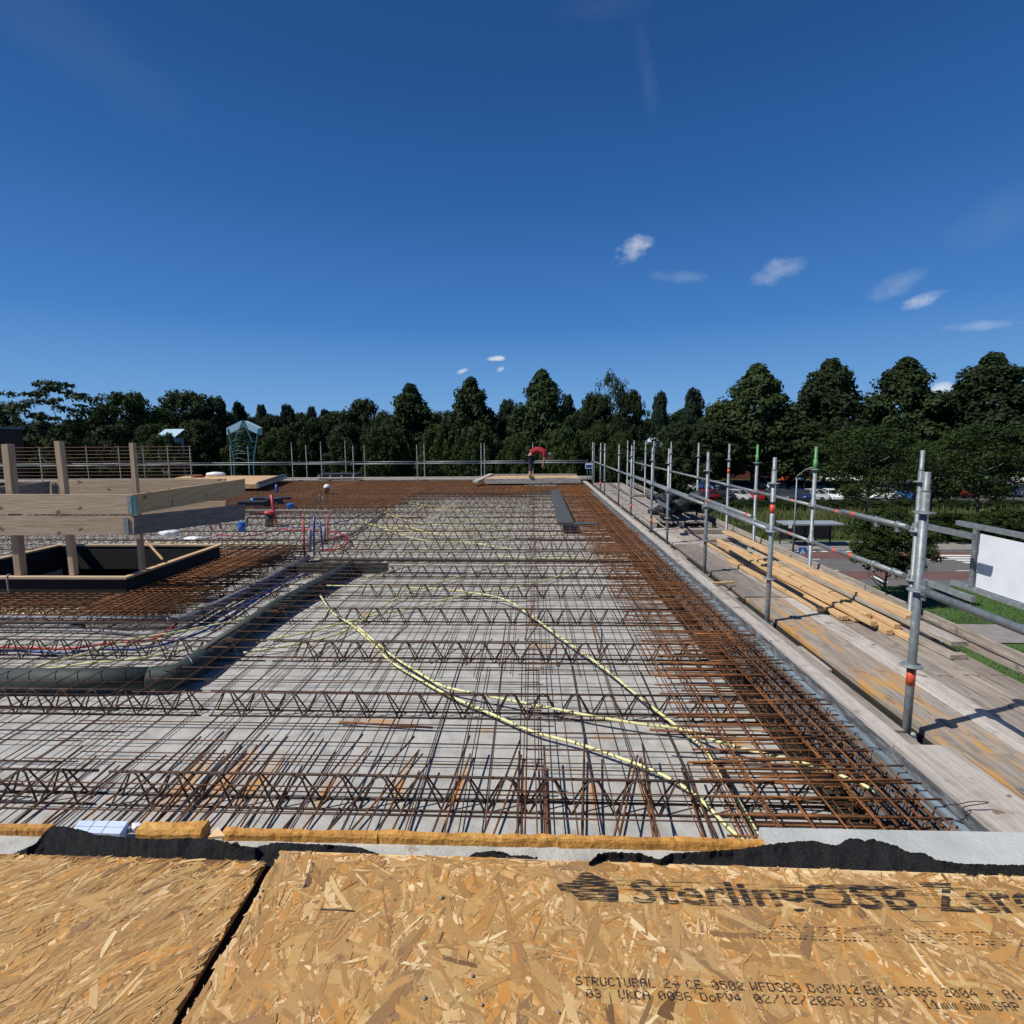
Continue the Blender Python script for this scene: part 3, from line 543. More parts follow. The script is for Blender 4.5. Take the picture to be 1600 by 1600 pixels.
for i in range(9):
    y = 676 + i * 5.2; p0 = q(362 + rnd(-3, 3), y, rnd(0, 1.4)); p3 = q(398 + rnd(-3, 3), y + rnd(-4, 4), rnd(0, 1.4)); lat.tube(spline([p0, q(372, y - rnd(1, 5), .7), q(388, y + rnd(-4, 3), .7), p3], 4), .035, 5)
lat.build('lattice', 'teal', t)
# bus shelter, lamp post, crossing sign
Yb = 41.6; p = U(1285, 853, EYE - .12); Yb = p.y; t = thing('bus_shelter', 'dark framed bus shelter on the pavement with flat pale roof', 'bus shelter', (p.x, Yb, .12))
xl, xr = V(1222, 850, Yb).x, V(1312, 850, Yb).x; zt = V(1285, 817, Yb).z
g = MB(); g.box(xl, xr, Yb - .5, Yb + 1.2, zt - .12, zt); g.build('roof', 'render_grey', t)
for x in (xl + .25, (xl + xr) / 2, xr - .25): g = MB(); g.beam((x, Yb + .9, .12), (x, Yb + .9, zt - .125), .09, .09); g.build('post', 'black', t)
g = MB(); g.box(xl + .3, xr - .3, Yb + .93, Yb + .96, .5, zt - .4); g.build('glass_panel', 'glass', t)
g = MB(); g.box(xl + 1, xr - 1.6, Yb + .35, Yb + .7, .5, .56); g.box(xl + 1.2, xl + 1.26, Yb + .4, Yb + .6, .12, .495); g.box(xr - 1.9, xr - 1.84, Yb + .4, Yb + .6, .12, .495); g.build('bench', 'black', t)
p = U(1239, 862, EYE - .12); t = thing('lamp_post', 'slender grey lamp post with arm beside the bus shelter', 'lamp post', (p.x, p.y, .0))
tp = V(1242.5, 747, p.y); g = MB(); g.tube([(p.x, p.y, 0), (p.x, p.y, tp.z)], .06, 8, radii=[.075, .045]); g.build('pole', 'galv', t)
g = MB(); e = V(1259, 734, p.y); g.tube([tp, (tp + e) / 2 + Vector((0, 0, .05)), e], .035, 6); g.build('arm', 'galv', t)
g = MB(); g.beam(e, e + Vector((.5, 0, .18)), .16, .09, cham=.02); g.build('lamp_head', 'galv', t)
g = MB(); s0 = V(1231.5, 825, p.y); s1 = V(1237, 815, p.y); g.box(s0.x, s1.x, p.y - .09, p.y - .06, s0.z, s1.z + .1); g.build('notice_plate', 'white', t)
p = U(1253, 866, EYE - .0); t = thing('crossing_sign', 'blue square pedestrian crossing sign with white triangle on a short pole', 'sign', (p.x, p.y, 0))
g = MB(); pl = V(1253, 858, p.y); g.tube([(p.x, p.y, 0), (p.x, p.y, pl.z)], .04, 6); g.build('pole', 'galv', t)
g = MB(); s = .30; zc = V(1253, 861, p.y).z; g.box(p.x - s, p.x + s, p.y - .08, p.y - .05, zc - s, zc + s); f = g.build('sign_plate', 'blue_cap', t)
g = MB(); g.quad((p.x - .22, p.y - .084, zc - .2), (p.x + .22, p.y - .084, zc - .2), (p.x, p.y - .084, zc + .22)); g.build('white_triangle', 'white', f)
g = MB(); yy = p.y - .088; g.lathe([(.001, -.001), (.03, 0), (.001, .001)], (p.x, yy, zc + .09), 8); g.quad((p.x - .02, yy, zc - .03), (p.x + .02, yy, zc - .03), (p.x + .025, yy, zc + .06), (p.x - .025, yy, zc + .06))
g.quad((p.x - .09, yy, zc - .17), (p.x - .05, yy, zc - .17), (p.x + .01, yy, zc - .03), (p.x - .02, yy, zc - .03)); g.quad((p.x + .05, yy, zc - .17), (p.x + .09, yy, zc - .17), (p.x + .02, yy, zc - .03), (p.x - .01, yy, zc - .03)); g.build('walking_figure', 'black', f)
# ================================================================== OWN BUILDING
Z = lambda h: EYE - h
HS, HM, HG = 2.17, 1.965, 1.975            # slab surface, top mesh, girder top (below the eye)
XE, XT = 2.22, 1.72                       # inner face of the curb, end of the precast plates
YF, YB = 1.30, 23.4                       # front and back of the deck
XL = -24.0
OX0, OX1, OY0, OY1 = -8.0, -5.28, 6.30, 8.25   # roof opening
bld = thing('unfinished_building', 'unfinished flat-roofed building whose floor slab is covered with rebar', 'building', (0, 12, 0))
for (xa, xb, ya, yb) in ((XL, OX0 - .04, YF + .3, YB + .3), (OX1 + .04, XE + .1, YF + .3, YB + .3), (OX0 - .04, OX1 + .04, YF + .3, OY0 - .04), (OX0 - .04, OX1 + .04, OY1 + .04, YB + .3)):
    g = MB(); g.box(xa, xb, ya, yb, 0, Z(2.62)); g.build('wall', 'concrete2', bld)
# precast plates (with the opening left out): joints every 2.4 m along Y
random.seed(2)
joints = [YF + .01] + [2.44 + 2.4 * i for i in range(1, 9)] + [YB]
for i in range(len(joints) - 1):
    a, b = joints[i] + .004, joints[i + 1] - .004
    g = MB(); z0, z1 = Z(2.41), Z(HS) + (i % 2) * .0015
    segs = [(XL + .2, XT)]
    if b > OY0 and a < OY1:
        for (ya, yb, sg) in ((a, max(a, OY0), None), (max(a, OY0), min(b, OY1), 'o'), (min(b, OY1), b, None)):
            if yb - ya < .01: continue
            for (xa, xb) in ([(XL + .2, OX0), (OX1, XT)] if sg else [(XL + .2, XT)]): g.box(xa, xb, ya, yb, z0, z1)
    else: g.box(XL + .2, XT, a, b, z0, z1)
    g.build('floor_plate', 'concrete', bld)
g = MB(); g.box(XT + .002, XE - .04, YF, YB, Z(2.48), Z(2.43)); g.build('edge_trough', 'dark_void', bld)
g = MB(); g.box(OX0 - .05, OX1 + .05, OY0 - .05, OY1 + .05, Z(5.5), Z(5.4)); g.build('blacked_opening_floor', 'ply_black', bld)  # black floor added for the dark depth of the opening
# trough insulation blocks, hatched green-grey
g = MB()
k = 0; y = 1.6
while y < 22:
    g.box(XT + .012, XT + .12, y, y + .3, Z(2.426), Z(2.26)); y += .33
g.build('insulation_blocks', 'pipe_green', bld)
# formwork shuttering along the right edge
def ribbon_box(name, m, parent, x0, x1, z0, z1, ya, yb): g = MB(); g.box(x0, x1, ya, yb, z0, z1); return g.build(name, m, parent)
form = thing('edge_formwork', 'board-topped edge formwork with stained inner face along the right slab edge', 'formwork', (XE, 12, Z(2.4)))
y = 1.55; i = 0
while y < 22.1:
    l = 1.5 if i == 0 else min(rnd(1.6, 2.6), 22.3 - y)
    dz = rnd(-.004, .004); g = MB(); g.box(XE + .005, XE + (.115 if y > 3 else .33), y + .003, y + l - .004, Z(1.925), Z(1.9) + dz); g.build('top_board', 'plank_white', form); g = MB(); g.box(XE + .118, XE + .215, y + .2, y + l + .18, Z(1.96), Z(1.93) - dz); g.build('outer_board', 'plank_y', form); y += l; i += 1
ribbon_box('shutter_face', 'stained_face' if False else 'stain_face', form, XE, XE + .03, Z(2.05), Z(1.927), 1.5, 22.3)
ribbon_box('inner_panel', 'pipe_grey', form, XE - .012, XE + .028, Z(2.48), Z(2.053), 1.5, 22.3)
prof = thing('galvanised_edge_profile', 'long bluish galvanised steel edge profile below the curb boards', 'steel profile', (XE - .05, 12, Z(1.98)))
y = 1.55
while y < 22.2:
    l = min(3.0, 22.3 - y); g = MB(); g.box(XE - .043, XE - .002, y + .002, y + l - .002, Z(2.012), Z(2.0)); g.box(XE - .046, XE - .0435, y + .002, y + l - .002, Z(2.07), Z(1.998)); g.build('angle_length', 'galv_bright', prof); y += l
y = 1.9
while y < 12:
    g = MB(); g.tube([(XE - .2, y, Z(2.0)), (XE - .06, y + .01, Z(1.985)), (XE - .03, y + .01, Z(1.988)), (XE - .005, y, Z(1.995))], .003, 5); g.build('tie_wire', 'black', prof); y += .31

# ------------------------------------------------------------------ reinforcement
def waver(p0, p1, r, g, n=4, seg=1.2, j=.004):
    p0 = Vector(p0); p1 = Vector(p1); k = max(1, int((p1 - p0).length / seg)); pts = []
    for i in range(k + 1):
        p = p0.lerp(p1, i / k)
        pts.append(p + Vector((rnd(-j, j), rnd(-j, j), rnd(-j * .6, j * .6))) if 0 < i < k else p)
    g.tube(pts, r, n, caps=(n > 4))
def cut(x0, x1, y):                     # pieces of an X bar that avoid the opening
    if OY0 - .06 < y < OY1 + .06:
        o = []
        if x0 < OX0 - .06: o.append((x0, min(x1, OX0 - .08)))
        if x1 > OX1 + .06: o.append((max(x0, OX1 + .08), x1))
        return o
    return [(x0, x1)]
def cuty(y0, y1, x):
    if OX0 - .06 < x < OX1 + .06:
        o = []
        if y0 < OY0 - .06: o.append((y0, min(y1, OY0 - .08)))
        if y1 > OY1 + .06: o.append((max(y0, OY1 + .08), y1))
        return o
    return [(y0, y1)]
random.seed(21)
GY = [2.79 + .991 * k for k in range(21)]
SEC = [(-14.0, -7.9, 'left stretch'), (-7.85, -2.62, 'middle stretch'), (-2.55, 1.75, 'right stretch')]
for i, gy in enumerate(GY):
    for (xa, xb, sl_) in SEC:
        if xb < -1.15 * gy - .6: continue
        inside = OY0 - .1 < gy < OY1 + .1
        for (x0, x1) in (cut(xa, xb, gy)):
            if x1 - x0 < .8: continue
            x0 = max(x0, -1.15 * gy - 1.2)
            n = 6 if i < 6 else 4
            lab = 'dark zigzag lattice girder on the slab, %s row from the front, %s' % (ORD[i], sl_)
            if inside and sl_ == 'middle stretch': lab = 'dark zigzag lattice girder, %s row from the front, right of the opening' % ORD[i]
            if inside and sl_ == 'left stretch': lab = 'dark zigzag lattice girder, %s row from the front, left of the opening' % ORD[i]
            t = thing('lattice_girder', lab, 'lattice girder', ((x0 + x1) / 2, gy, Z(HS)), 'lattice girders standing on the floor slab')
            dx = rnd(-.1, .1); zt = Z(HG) - .006; yy = gy + rnd(-.012, .012)
            g = MB(); waver((x0, yy, zt), (x1, yy, zt), .0078, g, n, j=.003); g.build('top_chord', 'rust_dark', t)
            g = MB()
            for s in (-1, 1): waver((x0, yy + s * .045, Z(HS) + .008), (x1, yy + s * .045, Z(HS) + .008), .006, g, n)
            g.build('bottom_chords', 'rust_dark', t)
            for s in (-1, 1):
                g = MB(); x = x0 + dx % .25; pts = []
                while x < x1 - .25:
                    pts += [(x, yy + s * .045, Z(HS) - .005), (x + .095, yy + s * .012, zt - .012), (x + .125, yy + s * .008, zt + .002), (x + .155, yy + s * .012, zt - .012), (x + .25, yy + s * .045, Z(HS) - .005)]; x += .25
                g.tube(pts, .0058, n, caps=False); g.build('zigzag', 'rust_dark', t)

def rmat(x0, x1, y0, y1, zx, zy, sx, sy, r, label, m='rust', name='rebar_mat', grp=None, over=.0, jit=.02, n=None):
    n = n or (6 if y0 < 4.2 else 4)
    t = None; gx = MB(); gy_ = MB()
    y = y0 + rnd(0, sy * .3)
    while y < y1:
        for (a, b) in cut(x0 - rnd(0, over), x1 + rnd(0, over), y):
            if b > -1.15 * y - .8 and b - a > .1: waver((max(a, -1.15 * y - 1.2), y, zx), (b, y + rnd(-jit, jit) * .4, zx), r, gx, n)
        y += sy * rnd(.93, 1.07)
    if name == 'edge_rebar_mat':                       # extra laps of uneven length tied across the band
        for k in range(int((y1 - y0) * 6)):
            yy = rnd(y0, y1); xa = rnd(x0 - .12, x1 - .35); L2 = rnd(.3, .95); waver((xa, yy, zx + .012), (min(xa + L2, 2.13), yy + rnd(-.02, .02), zx + .012 + rnd(-.006, .012)), r * rnd(.9, 1.2), gx, n)
    x = x0 + rnd(0, sx * .3)
    while x < x1:
        ys = max(y0, (-x - .8) / 1.15)
        for (a, b) in cuty(max(y0, ys) - rnd(0, over), y1 + rnd(0, over), x):
            if b - a > .1: waver((x, a, zy), (x + rnd(-jit, jit), b, zy), r, gy_, n)
        x += sx * rnd(.93, 1.07)
    if not gx.v or not gy_.v: return
    t = thing(name, label, 'rebar mat', ((x0 + x1) / 2, (y0 + y1) / 2, zx), grp)
    gx.build('cross_bars', m, t); gy_.build('lengthwise_bars', m, t)
# bottom mats lie on the plates, top mats ride on the girders
YS = [(1.75, 4.55), (4.5, 7.2), (7.15, 10.1), (10.05, 13.1), (13.05, 16.2), (16.15, 19.4), (19.35, 22.9)]
XS = [(-14, -8.05, 'at the far left'), (-8.1, -3.05, 'left of the middle'), (-3.1, .05, 'in the middle'), (0, 1.7, 'beside the rusty edge band')]
for i, (a, b) in enumerate(YS):
    for (x0, x1, sl_) in XS:
        if x1 < -1.1 * b: continue
        rmat(x0, x1, a, b, Z(HS) + .034, Z(HS) + .026, 0.32, .34, .0036, 'thin bottom rebar mat on the slab, %s from the front, %s' % (ORD[i], sl_), 'rust', grp='bottom rebar mats', over=.12)
for i, (a, b) in enumerate(YS):
    for (x0, x1, sl_) in XS:
        if x1 < -1.1 * b: continue
        sy = .205
        rmat(x0, x1, a + .07, b + .1, Z(HM) - .004, Z(HM) + .006, .20, sy, .0038, 'upper rebar mat on the girders, %s from the front, %s' % (ORD[i], sl_), 'rust', grp='top rebar mats', over=.15)
# dense rusty band along the right edge
i = 0; y = 1.75
while y < 21.9:
    yb = min(y + 3.0, 22.0)
    rmat(1.04, 2.09, y, yb, Z(HM) + .020, Z(HM) + .030, .17, .14, .0055, 'dense rusty edge mat over the slab edge, %s from the front' % ORD[i], 'rust_orange', 'edge_rebar_mat', 'dense rusty mats along the right edge', over=.1, jit=.03)
    rmat(1.28, 2.14, y, yb, Z(HS) + .05, Z(HS) + .06, .19, .21, .006, 'lower rusty edge mat under the edge band, %s from the front' % ORD[i], 'rust_orange', 'edge_rebar_mat', 'lower rusty mats along the right edge', over=.1, jit=.03)
    # stirrup cage in the trough
    t = thing('stirrup_cage', 'rusty stirrup cage lying in the edge trough, %s from the front' % ORD[i], 'rebar cage', (1.97, (y + yb) / 2, Z(2.36)), 'stirrup cages in the edge trough')
    g = MB(); yy = y + .05
    while yy < yb - .05:
        x0, x1, z0, z1 = 1.78, 2.13, Z(2.41), Z(2.0); g.tube([(x0, yy, z0), (x1, yy + .01, z0), (x1, yy, z1), (x0, yy + .01, z1), (x0, yy, z0)], .004, 4, caps=False); yy += .15
    g.build('stirrups', 'rust', t)
    g = MB()
    for (x, z) in ((1.80, Z(2.39)), (1.87, Z(2.395)), (1.955, Z(2.395)), (2.03, Z(2.39)), (2.11, Z(2.39)), (1.80, Z(2.01)), (1.88, Z(2.012)), (1.97, Z(2.012)), (2.045, Z(2.013)), (2.11, Z(2.01))):
        waver((x, y - .1, z), (x + rnd(-.02, .02), yb + .1, z), .008, g, 5)
    g.build('long_bars', 'rust_orange', t)
    y = yb; i += 1
# rusty mats over the far end of the deck
k = 0
for (x0, x1, a, b, w_) in ((-14, -8, 13.4, 23.0, 'at the far left'), (-8.1, -4.2, 14.2, 23.0, 'left of the middle'), (-4.3, -.4, 18.0, 23.0, 'in the middle'), (-.5, 2.2, 18.4, 20.4, 'beside the timber platform')):
    for lv, (dz, w2) in enumerate(((.035, 'upper'), (-.10, 'lower'))):
        rmat(x0, x1, a, b, Z(HM) + dz, Z(HM) + dz + .012, .19, .17, .0065, '%s dense rust-brown far mat, %s' % (w2, w_), 'rust_orange', 'far_rebar_mat', 'dense rusty mats on the far part of the deck', over=.3, jit=.03, n=4)
rmat(-23.5, -13.9, 12.4, 23.2, Z(HM) + .02, Z(HM) + .03, .2, .12, .007, 'dense rust-brown mat in the far left corner of the deck', 'rust_orange', 'far_rebar_mat', 'dense rusty mats on the far part of the deck', n=4)
# dense bars around the roof opening
for j, (x0, x1, a, b, w_) in enumerate(((-9.6, -4.3, 5.45, 6.2, 'in front of the roof opening'), (-5.15, -4.2, 5.5, 8.9, 'right of the roof opening'), (-8.8, -4.2, 8.4, 9.1, 'behind the roof opening'))):
    for lv, dz in enumerate((.03, -.07)):
        rmat(x0, x1, a, b, Z(HM) + dz, Z(HM) + dz + .012, .17, .085, .0065, '%s dense rusty bars %s' % (('upper', 'lower')[lv], w_), 'rust_orange', 'opening_rebar_mat', 'dense rusty bars around the roof opening', over=.2, jit=.03, n=5)

# loose hairpin bars at the front edge (pixel points on the slab = layout only)
random.seed(9)
HP = [(215, 1290, 330, 1165), (232, 1296, 352, 1172), (262, 1300, 372, 1160), (285, 1296, 420, 1148), (300, 1300, 405, 1190), (120, 1290, 260, 1180), (70, 1285, 180, 1190), (30, 1280, 150, 1182), (375, 1296, 445, 1185), (405, 1300, 505, 1155),
      (470, 1300, 575, 1168), (545, 1300, 655, 1172), (610, 1300, 655, 1205), (690, 1302, 735, 1178), (770, 1302, 815, 1180), (810, 1304, 812, 1180), (855, 1304, 850, 1195), (910, 1305, 913, 1185), (968, 1306, 996, 1180), (1100, 1308, 1065, 1200), (1020, 1306, 1002, 1185), (1160, 1310, 1100, 1190)]
for i, (xa, ya, xb, yb) in enumerate(HP):
    a = U(xa, ya, HS - .03); b = U(xb, yb, HS - .03); a = a + (a - b).normalized() * .25
    t = thing('hairpin_bar', 'rusty hairpin bar sticking out of the front edge, %s from the left' % ORD[i], 'rebar', ((a + b) / 2).to_tuple(), 'hairpin bars along the front edge')
    up = Vector((0, 0, .135)); hk = (b - a).normalized() * .03
    g = MB(); g.tube(spline([a, a.lerp(b, .5) + Vector((rnd(-.01, .01), 0, 0)), b], 3), .0065, 6); g.build('lower_leg', 'rust_orange', t)
    c = a + up; d = b + up - (b - a) * rnd(.0, .3)
    g = MB(); g.tube([a, a - hk * .6 + up * .2, a - hk + up * .5, a - hk * .6 + up * .8, c, c.lerp(d, .5) + Vector((0, 0, rnd(-.01, .01))), d], .0065, 6); g.build('upper_leg', 'rust', t)
# upright bars standing in rows between the front girders
ST = [(470, 1035, 490, 985), (520, 1040, 545, 980), (575, 1035, 640, 975), (670, 1035, 700, 985), (725, 1037, 748, 975), (780, 1040, 790, 975), (820, 1000, 835, 935), (870, 1040, 866, 985), (935, 1020, 922, 960)]
for i, (xa, ya, xb, yb) in enumerate(ST):
    a = U(xa, ya, HS - .02); b = U(xb, yb, HM + .02); g = MB(); g.tube([a, a.lerp(b, .5) + Vector((.005, 0, .01)), b], .007, 5); tag(g.build('loose_rebar', 'rust_orange'), 'short rusty bar lying lengthwise mid-slab, %s from the left' % ORD[i], 'rebar', 'short loose bars lying mid-slab')
for i, (xa, ya, xb, yb, h, w_) in enumerate([(530, 1128, 676, 1137, HS - .03, 'on an orange-stained patch between the first girders'), (1015, 1140, 1150, 1149, HM - .02, 'crossing the yellow conduits'), (1130, 1156, 1275, 1152, HM - .03, 'at the edge band front'), (1085, 990, 1180, 992, HM - .03, 'in the middle of the edge band'), (1068, 1053, 1200, 1055, HM - .03, 'low in the edge band'), (1040, 1035, 1190, 1040, HM - .03, 'over a pale patch of the edge band')]):
    a = U(xa, ya, h); b = U(xb, yb, h); g = MB(); waver(a, b, .008, g, 6); tag(g.build('loose_rebar', 'rust_orange'), 'rusty bar lying crosswise, ' + w_, 'rebar', 'crosswise loose bars')

# ------------------------------------------------------------------ conduits, hoses and pipes
def hose(name, m, pts, h, r, label, cat, grp=None, z=0, n=8, per=6, ties=False):
    P3 = [U(p[0], p[1], p[2] if len(p) > 2 else h) for p in pts]
    o0 = P3[len(P3) // 2]; P = spline(P3, per)
    g = MB(); g.tube(P, r, n)
    if not ties: return tag(g.build(name, m), label, cat, grp)
    t = thing(name, label, cat, o0.to_tuple(), grp); g.build('tube', m, t); tt = MB()
    for k in range(4, len(P) - 2, 5):
        d = (P[k + 1] - P[k]).normalized(); tt.tube([P[k] - d * .004, P[k] + d * .004], r * 1.18, 8); s = d.cross(Vector((0, 0, 1))).normalized(); tt.tube([P[k] + Vector((0, 0, r)), P[k] + s * .02 + Vector((0, 0, r + .025))], .0015, 4)
    tt.build('tie_wire', 'black', t); return t
HC = HS - .06; G_ = 'yellow conduits clipped over the slab'
hose('yellow_conduit', 'yellow', [(500, 930), (520, 957), (548, 975), (580, 1003), (610, 1033), (650, 1058), (700, 1086), (760, 1112), (830, 1142), (900, 1161), (960, 1181), (1025, 1206), (1072, 1232), (1106, 1260), (1137, 1292), (1165, 1316)], HC, .0108, 'long pale yellow conduit sweeping from the green pipe to the front edge', 'conduit', G_, ties=True)
hose('yellow_conduit', 'yellow', [(560, 980), (610, 1022), (650, 1048), (690, 1071), (740, 1083), (800, 1095), (870, 1108), (920, 1118), (1000, 1131), (1066, 1139), (1110, 1155), (1170, 1172), (1230, 1186), (1290, 1203), (1360, 1232), (1400, 1262)], HC - .03, .0108, 'pale yellow conduit branching right towards the rusty edge band', 'conduit', G_, ties=True)
hose('yellow_conduit', 'yellow', [(505, 915), (620, 917), (690, 921), (745, 927), (790, 937), (830, 962), (870, 992), (940, 1041), (1000, 1090), (1062, 1138), (1098, 1168), (1130, 1215), (1160, 1262), (1195, 1322)], HC - .045, .0108, 'yellow conduit curving over the middle then down to the front right', 'conduit', G_, ties=True)
for i, (pts, w_) in enumerate([([(400, 1003), (480, 988), (560, 967), (640, 950), (740, 927), (860, 905), (935, 868)], 'crossing the long one and rising to the right'), ([(380, 1020), (470, 1005), (540, 985), (620, 935), (700, 906), (800, 880), (900, 864)], 'running diagonally past the dark duct'),
        ([(0, 1048), (60, 1046), (140, 1036), (220, 1028), (300, 1012)], 'on the slab left of the big pipe bend'), ([(60, 1040), (130, 1022), (200, 1000), (290, 985), (390, 965)], 'between blue hose and big pipe at left'), ([(0, 960), (80, 958), (170, 955), (260, 944), (330, 930)], 'just behind the grey pipe at left'),
        ([(0, 953), (120, 952), (230, 938), (300, 925), (390, 900)], 'second behind the grey pipe at left'), ([(230, 853), (330, 856), (400, 853), (480, 851)], 'behind the roof opening'), ([(240, 848), (340, 850), (460, 848)], 'thin one behind the roof opening'),
        ([(560, 838), (640, 833), (720, 833), (820, 824), (900, 818)], 'running crosswise left of the flat duct'), ([(600, 828), (700, 830), (800, 816), (860, 806)], 'second crosswise left of the flat duct'), ([(770, 868), (830, 872), (900, 872), (990, 866)], 'crosswise behind the seventh girder'),
        ([(560, 845), (650, 818), (740, 800), (820, 786)], 'slanting far back in the middle'), ([(600, 812), (680, 802), (760, 800), (850, 790)], 'far back, first of the far ones'), ([(560, 800), (640, 796), (720, 792), (800, 782)], 'far back, last before the brown mats'),
        ([(530, 856), (600, 850), (700, 846), (800, 838), (880, 835)], 'crosswise just beyond the dark block'), ([(620, 868), (700, 850), (760, 826), (800, 800)], 'slanting from the dark block to the far mats'), ([(560, 905), (620, 890), (690, 870), (740, 850), (800, 842)], 'rising from the big pipe end to the middle'),
        ([(590, 795), (630, 812), (700, 820), (790, 812)], 'sagging crosswise far back'), ([(640, 786), (700, 792), (780, 788), (840, 778)], 'thin one near the far lattice rows'), ([(590, 822), (650, 842), (720, 846), (800, 858)], 'slanting down to the right in the middle distance'), ([(610, 806), (660, 808), (730, 810), (850, 800)], 'far back, below the sagging one'), ([(560, 812), (600, 824), (680, 826), (780, 822)], 'far back, left of the flat duct end'), ([(650, 792), (700, 798), (780, 796), (850, 790)], 'far back beside the flat duct'), ([(390, 858), (440, 856), (478, 852)], 'short one left of the hose cluster'), ([(560, 818), (640, 822), (700, 816), (760, 812)], 'far back, right of the red loops'), ([(545, 826), (620, 820), (690, 836), (770, 832)], 'crosswise right beside the red loops')]):
    hose('yellow_conduit', 'yellow', pts, HC, .0105, 'yellow conduit ' + w_, 'conduit', G_, n=6)
# big green pipe with elbow
BP = .095; hb = HS - BP - .005
def pipe_path(pts, h): return [U(x, y, h) for (x, y) in pts]
t = thing('green_drain_pipe', 'big dark green drain pipe with an elbow bend lying on the slab', 'pipe', U(290, 1052, hb).to_tuple())
a = pipe_path([(-60, 1061), (120, 1062), (235, 1060)], hb - .02); b = pipe_path([(235, 1060), (272, 1056), (296, 1044), (315, 1030)], hb - .02); c = pipe_path([(315, 1030), (430, 950), (548, 886)], hb - .02)
g = MB(); g.tube(a, BP, 20); g.build('cross_run', 'pipe_green', t)
g = MB(); g.tube(spline(b, 5), BP * 1.07, 20); g.build('elbow', 'pipe_green', t)
g = MB(); g.tube(c, BP, 20); g.build('long_run', 'pipe_green', t)
st = MB(); m_ = b[2]; st.tube([m_ + Vector((math.cos(an) * .11 * .8, math.cos(an) * .11 * -.6, math.sin(an) * .108)) for an in [math.pi * k / 8 for k in range(9)]], .005, 5); st.build('strap', 'galv', t)
t = thing('grey_drain_pipe', 'thinner grey drain pipe with an elbow, beyond the blue and red hoses', 'pipe', U(300, 968, HS - .1).to_tuple())
gp = HS - .12; g = MB(); g.tube(pipe_path([(-60, 967), (150, 969), (262, 968)], gp), .045, 16); g.build('cross_run', 'pipe_grey', t)
g = MB(); g.tube(spline(pipe_path([(262, 968), (300, 963), (325, 950)], gp), 5), .05, 16); g.build('elbow', 'pipe_grey', t)
g = MB(); g.tube(pipe_path([(325, 950), (400, 915), (482, 871)], gp), .045, 16); g.build('long_run', 'pipe_grey', t)
g = MB(); p = U(122, 985, HS); g.box(p.x - .07, p.x + .07, p.y - .03, p.y + .03, Z(HS), Z(HS) + .07); g.build('support_block', 'pipe_grey', t)
hose('slim_grey_pipe', 'pipe_grey', [(-60, 984), (60, 984), (160, 986), (240, 990), (300, 975), (380, 930), (470, 895)], HS - .04, .02, 'slim grey pipe running along below the thicker grey drain pipe', 'pipe')
hose('red_hose', 'red', [(-50, 1010), (40, 1012), (110, 1013), (170, 1005), (235, 1000), (262, 985), (280, 972)], HS - .05, .0125, 'red hose running left beneath the rebar next to the blue hose', 'hose', 'heating hoses on the slab', ties=True)
hose('blue_hose', 'blue', [(-50, 1018), (30, 1017), (100, 1020), (160, 1014), (220, 1013), (270, 1003), (320, 985), (360, 962), (400, 935), (440, 912), (480, 897)], HS - .05, .0135, 'blue hose curving between the grey and the big green pipe', 'hose', 'heating hoses on the slab', ties=True)
hose('blue_hose', 'blue', [(330, 985), (375, 955), (420, 925), (455, 906), (500, 888)], HS - .03, .012, 'second blue hose next to the curved one, near the dark block', 'hose', 'heating hoses on the slab')
hose('slate_hose', 'pipe_grey', [(470, 852), (540, 838), (570, 822), (600, 800)], HS - .05, .03, 'grey pipe slanting back from the hose cluster to the far mats', 'pipe')
# dark block, long dark bars, flat duct
def slab_box(name, m, pa, pb, h0, h1, depth, label, cat):
    a = U(*pa, h0); b = U(*pb, h0); g = MB(); y0 = (a.y + b.y) / 2; g.box(a.x, b.x, y0, y0 + depth, Z(h0), Z(h1)); return tag(g.build(name, m), label, cat)
slab_box('dark_duct', 'pipe_green', (462, 893), (601, 898), HS - .01, HS - .15, .13, 'dark square duct lying crosswise at the end of the big green pipe', 'duct')
for (pa, pb, lb) in (((500, 874), (975, 877), 'long flat dark steel strip lying crosswise in the middle distance'), ((560, 770), (862, 772), 'long dark steel strip lying crosswise in front of the far brown mats'), ((370, 797), (520, 798), 'long timber batten lying crosswise beyond the black crates')):
    a = U(*pa, HM - .02); b = U(*pb, HM - .02); g = MB(); g.beam(a, b, .07, .03, cham=.004); tag(g.build('steel_strip' if 'steel' in lb else 'timber_batten', 'rust_dark' if 'steel' in lb else 'plank_x'), lb, 'strip' if 'steel' in lb else 'batten')
t = thing('flat_air_duct', 'flat grey air duct with a right-angled end near the far right', 'duct', U(885, 800, HM).to_tuple())
a, b, c, d = [U(x, y, HM - .0) for (x, y) in ((861, 768), (873, 768), (897, 821), (871, 821))]
g = MB(); up = Vector((0, 0, .07)); g.hexa([d, c, b, a, d + up, c + up, b + up, a + up]); g.build('long_run', 'duct', t)
e, f = U(931, 819, HM), U(925, 812, HM); cc = U(896, 821, HM) + Vector((.01, 0, 0)); g = MB(); g.box(cc.x, e.x, cc.y - .12, cc.y + .12, Z(HM) - .01, Z(HM) + .055); g.build('branch', 'duct', t)
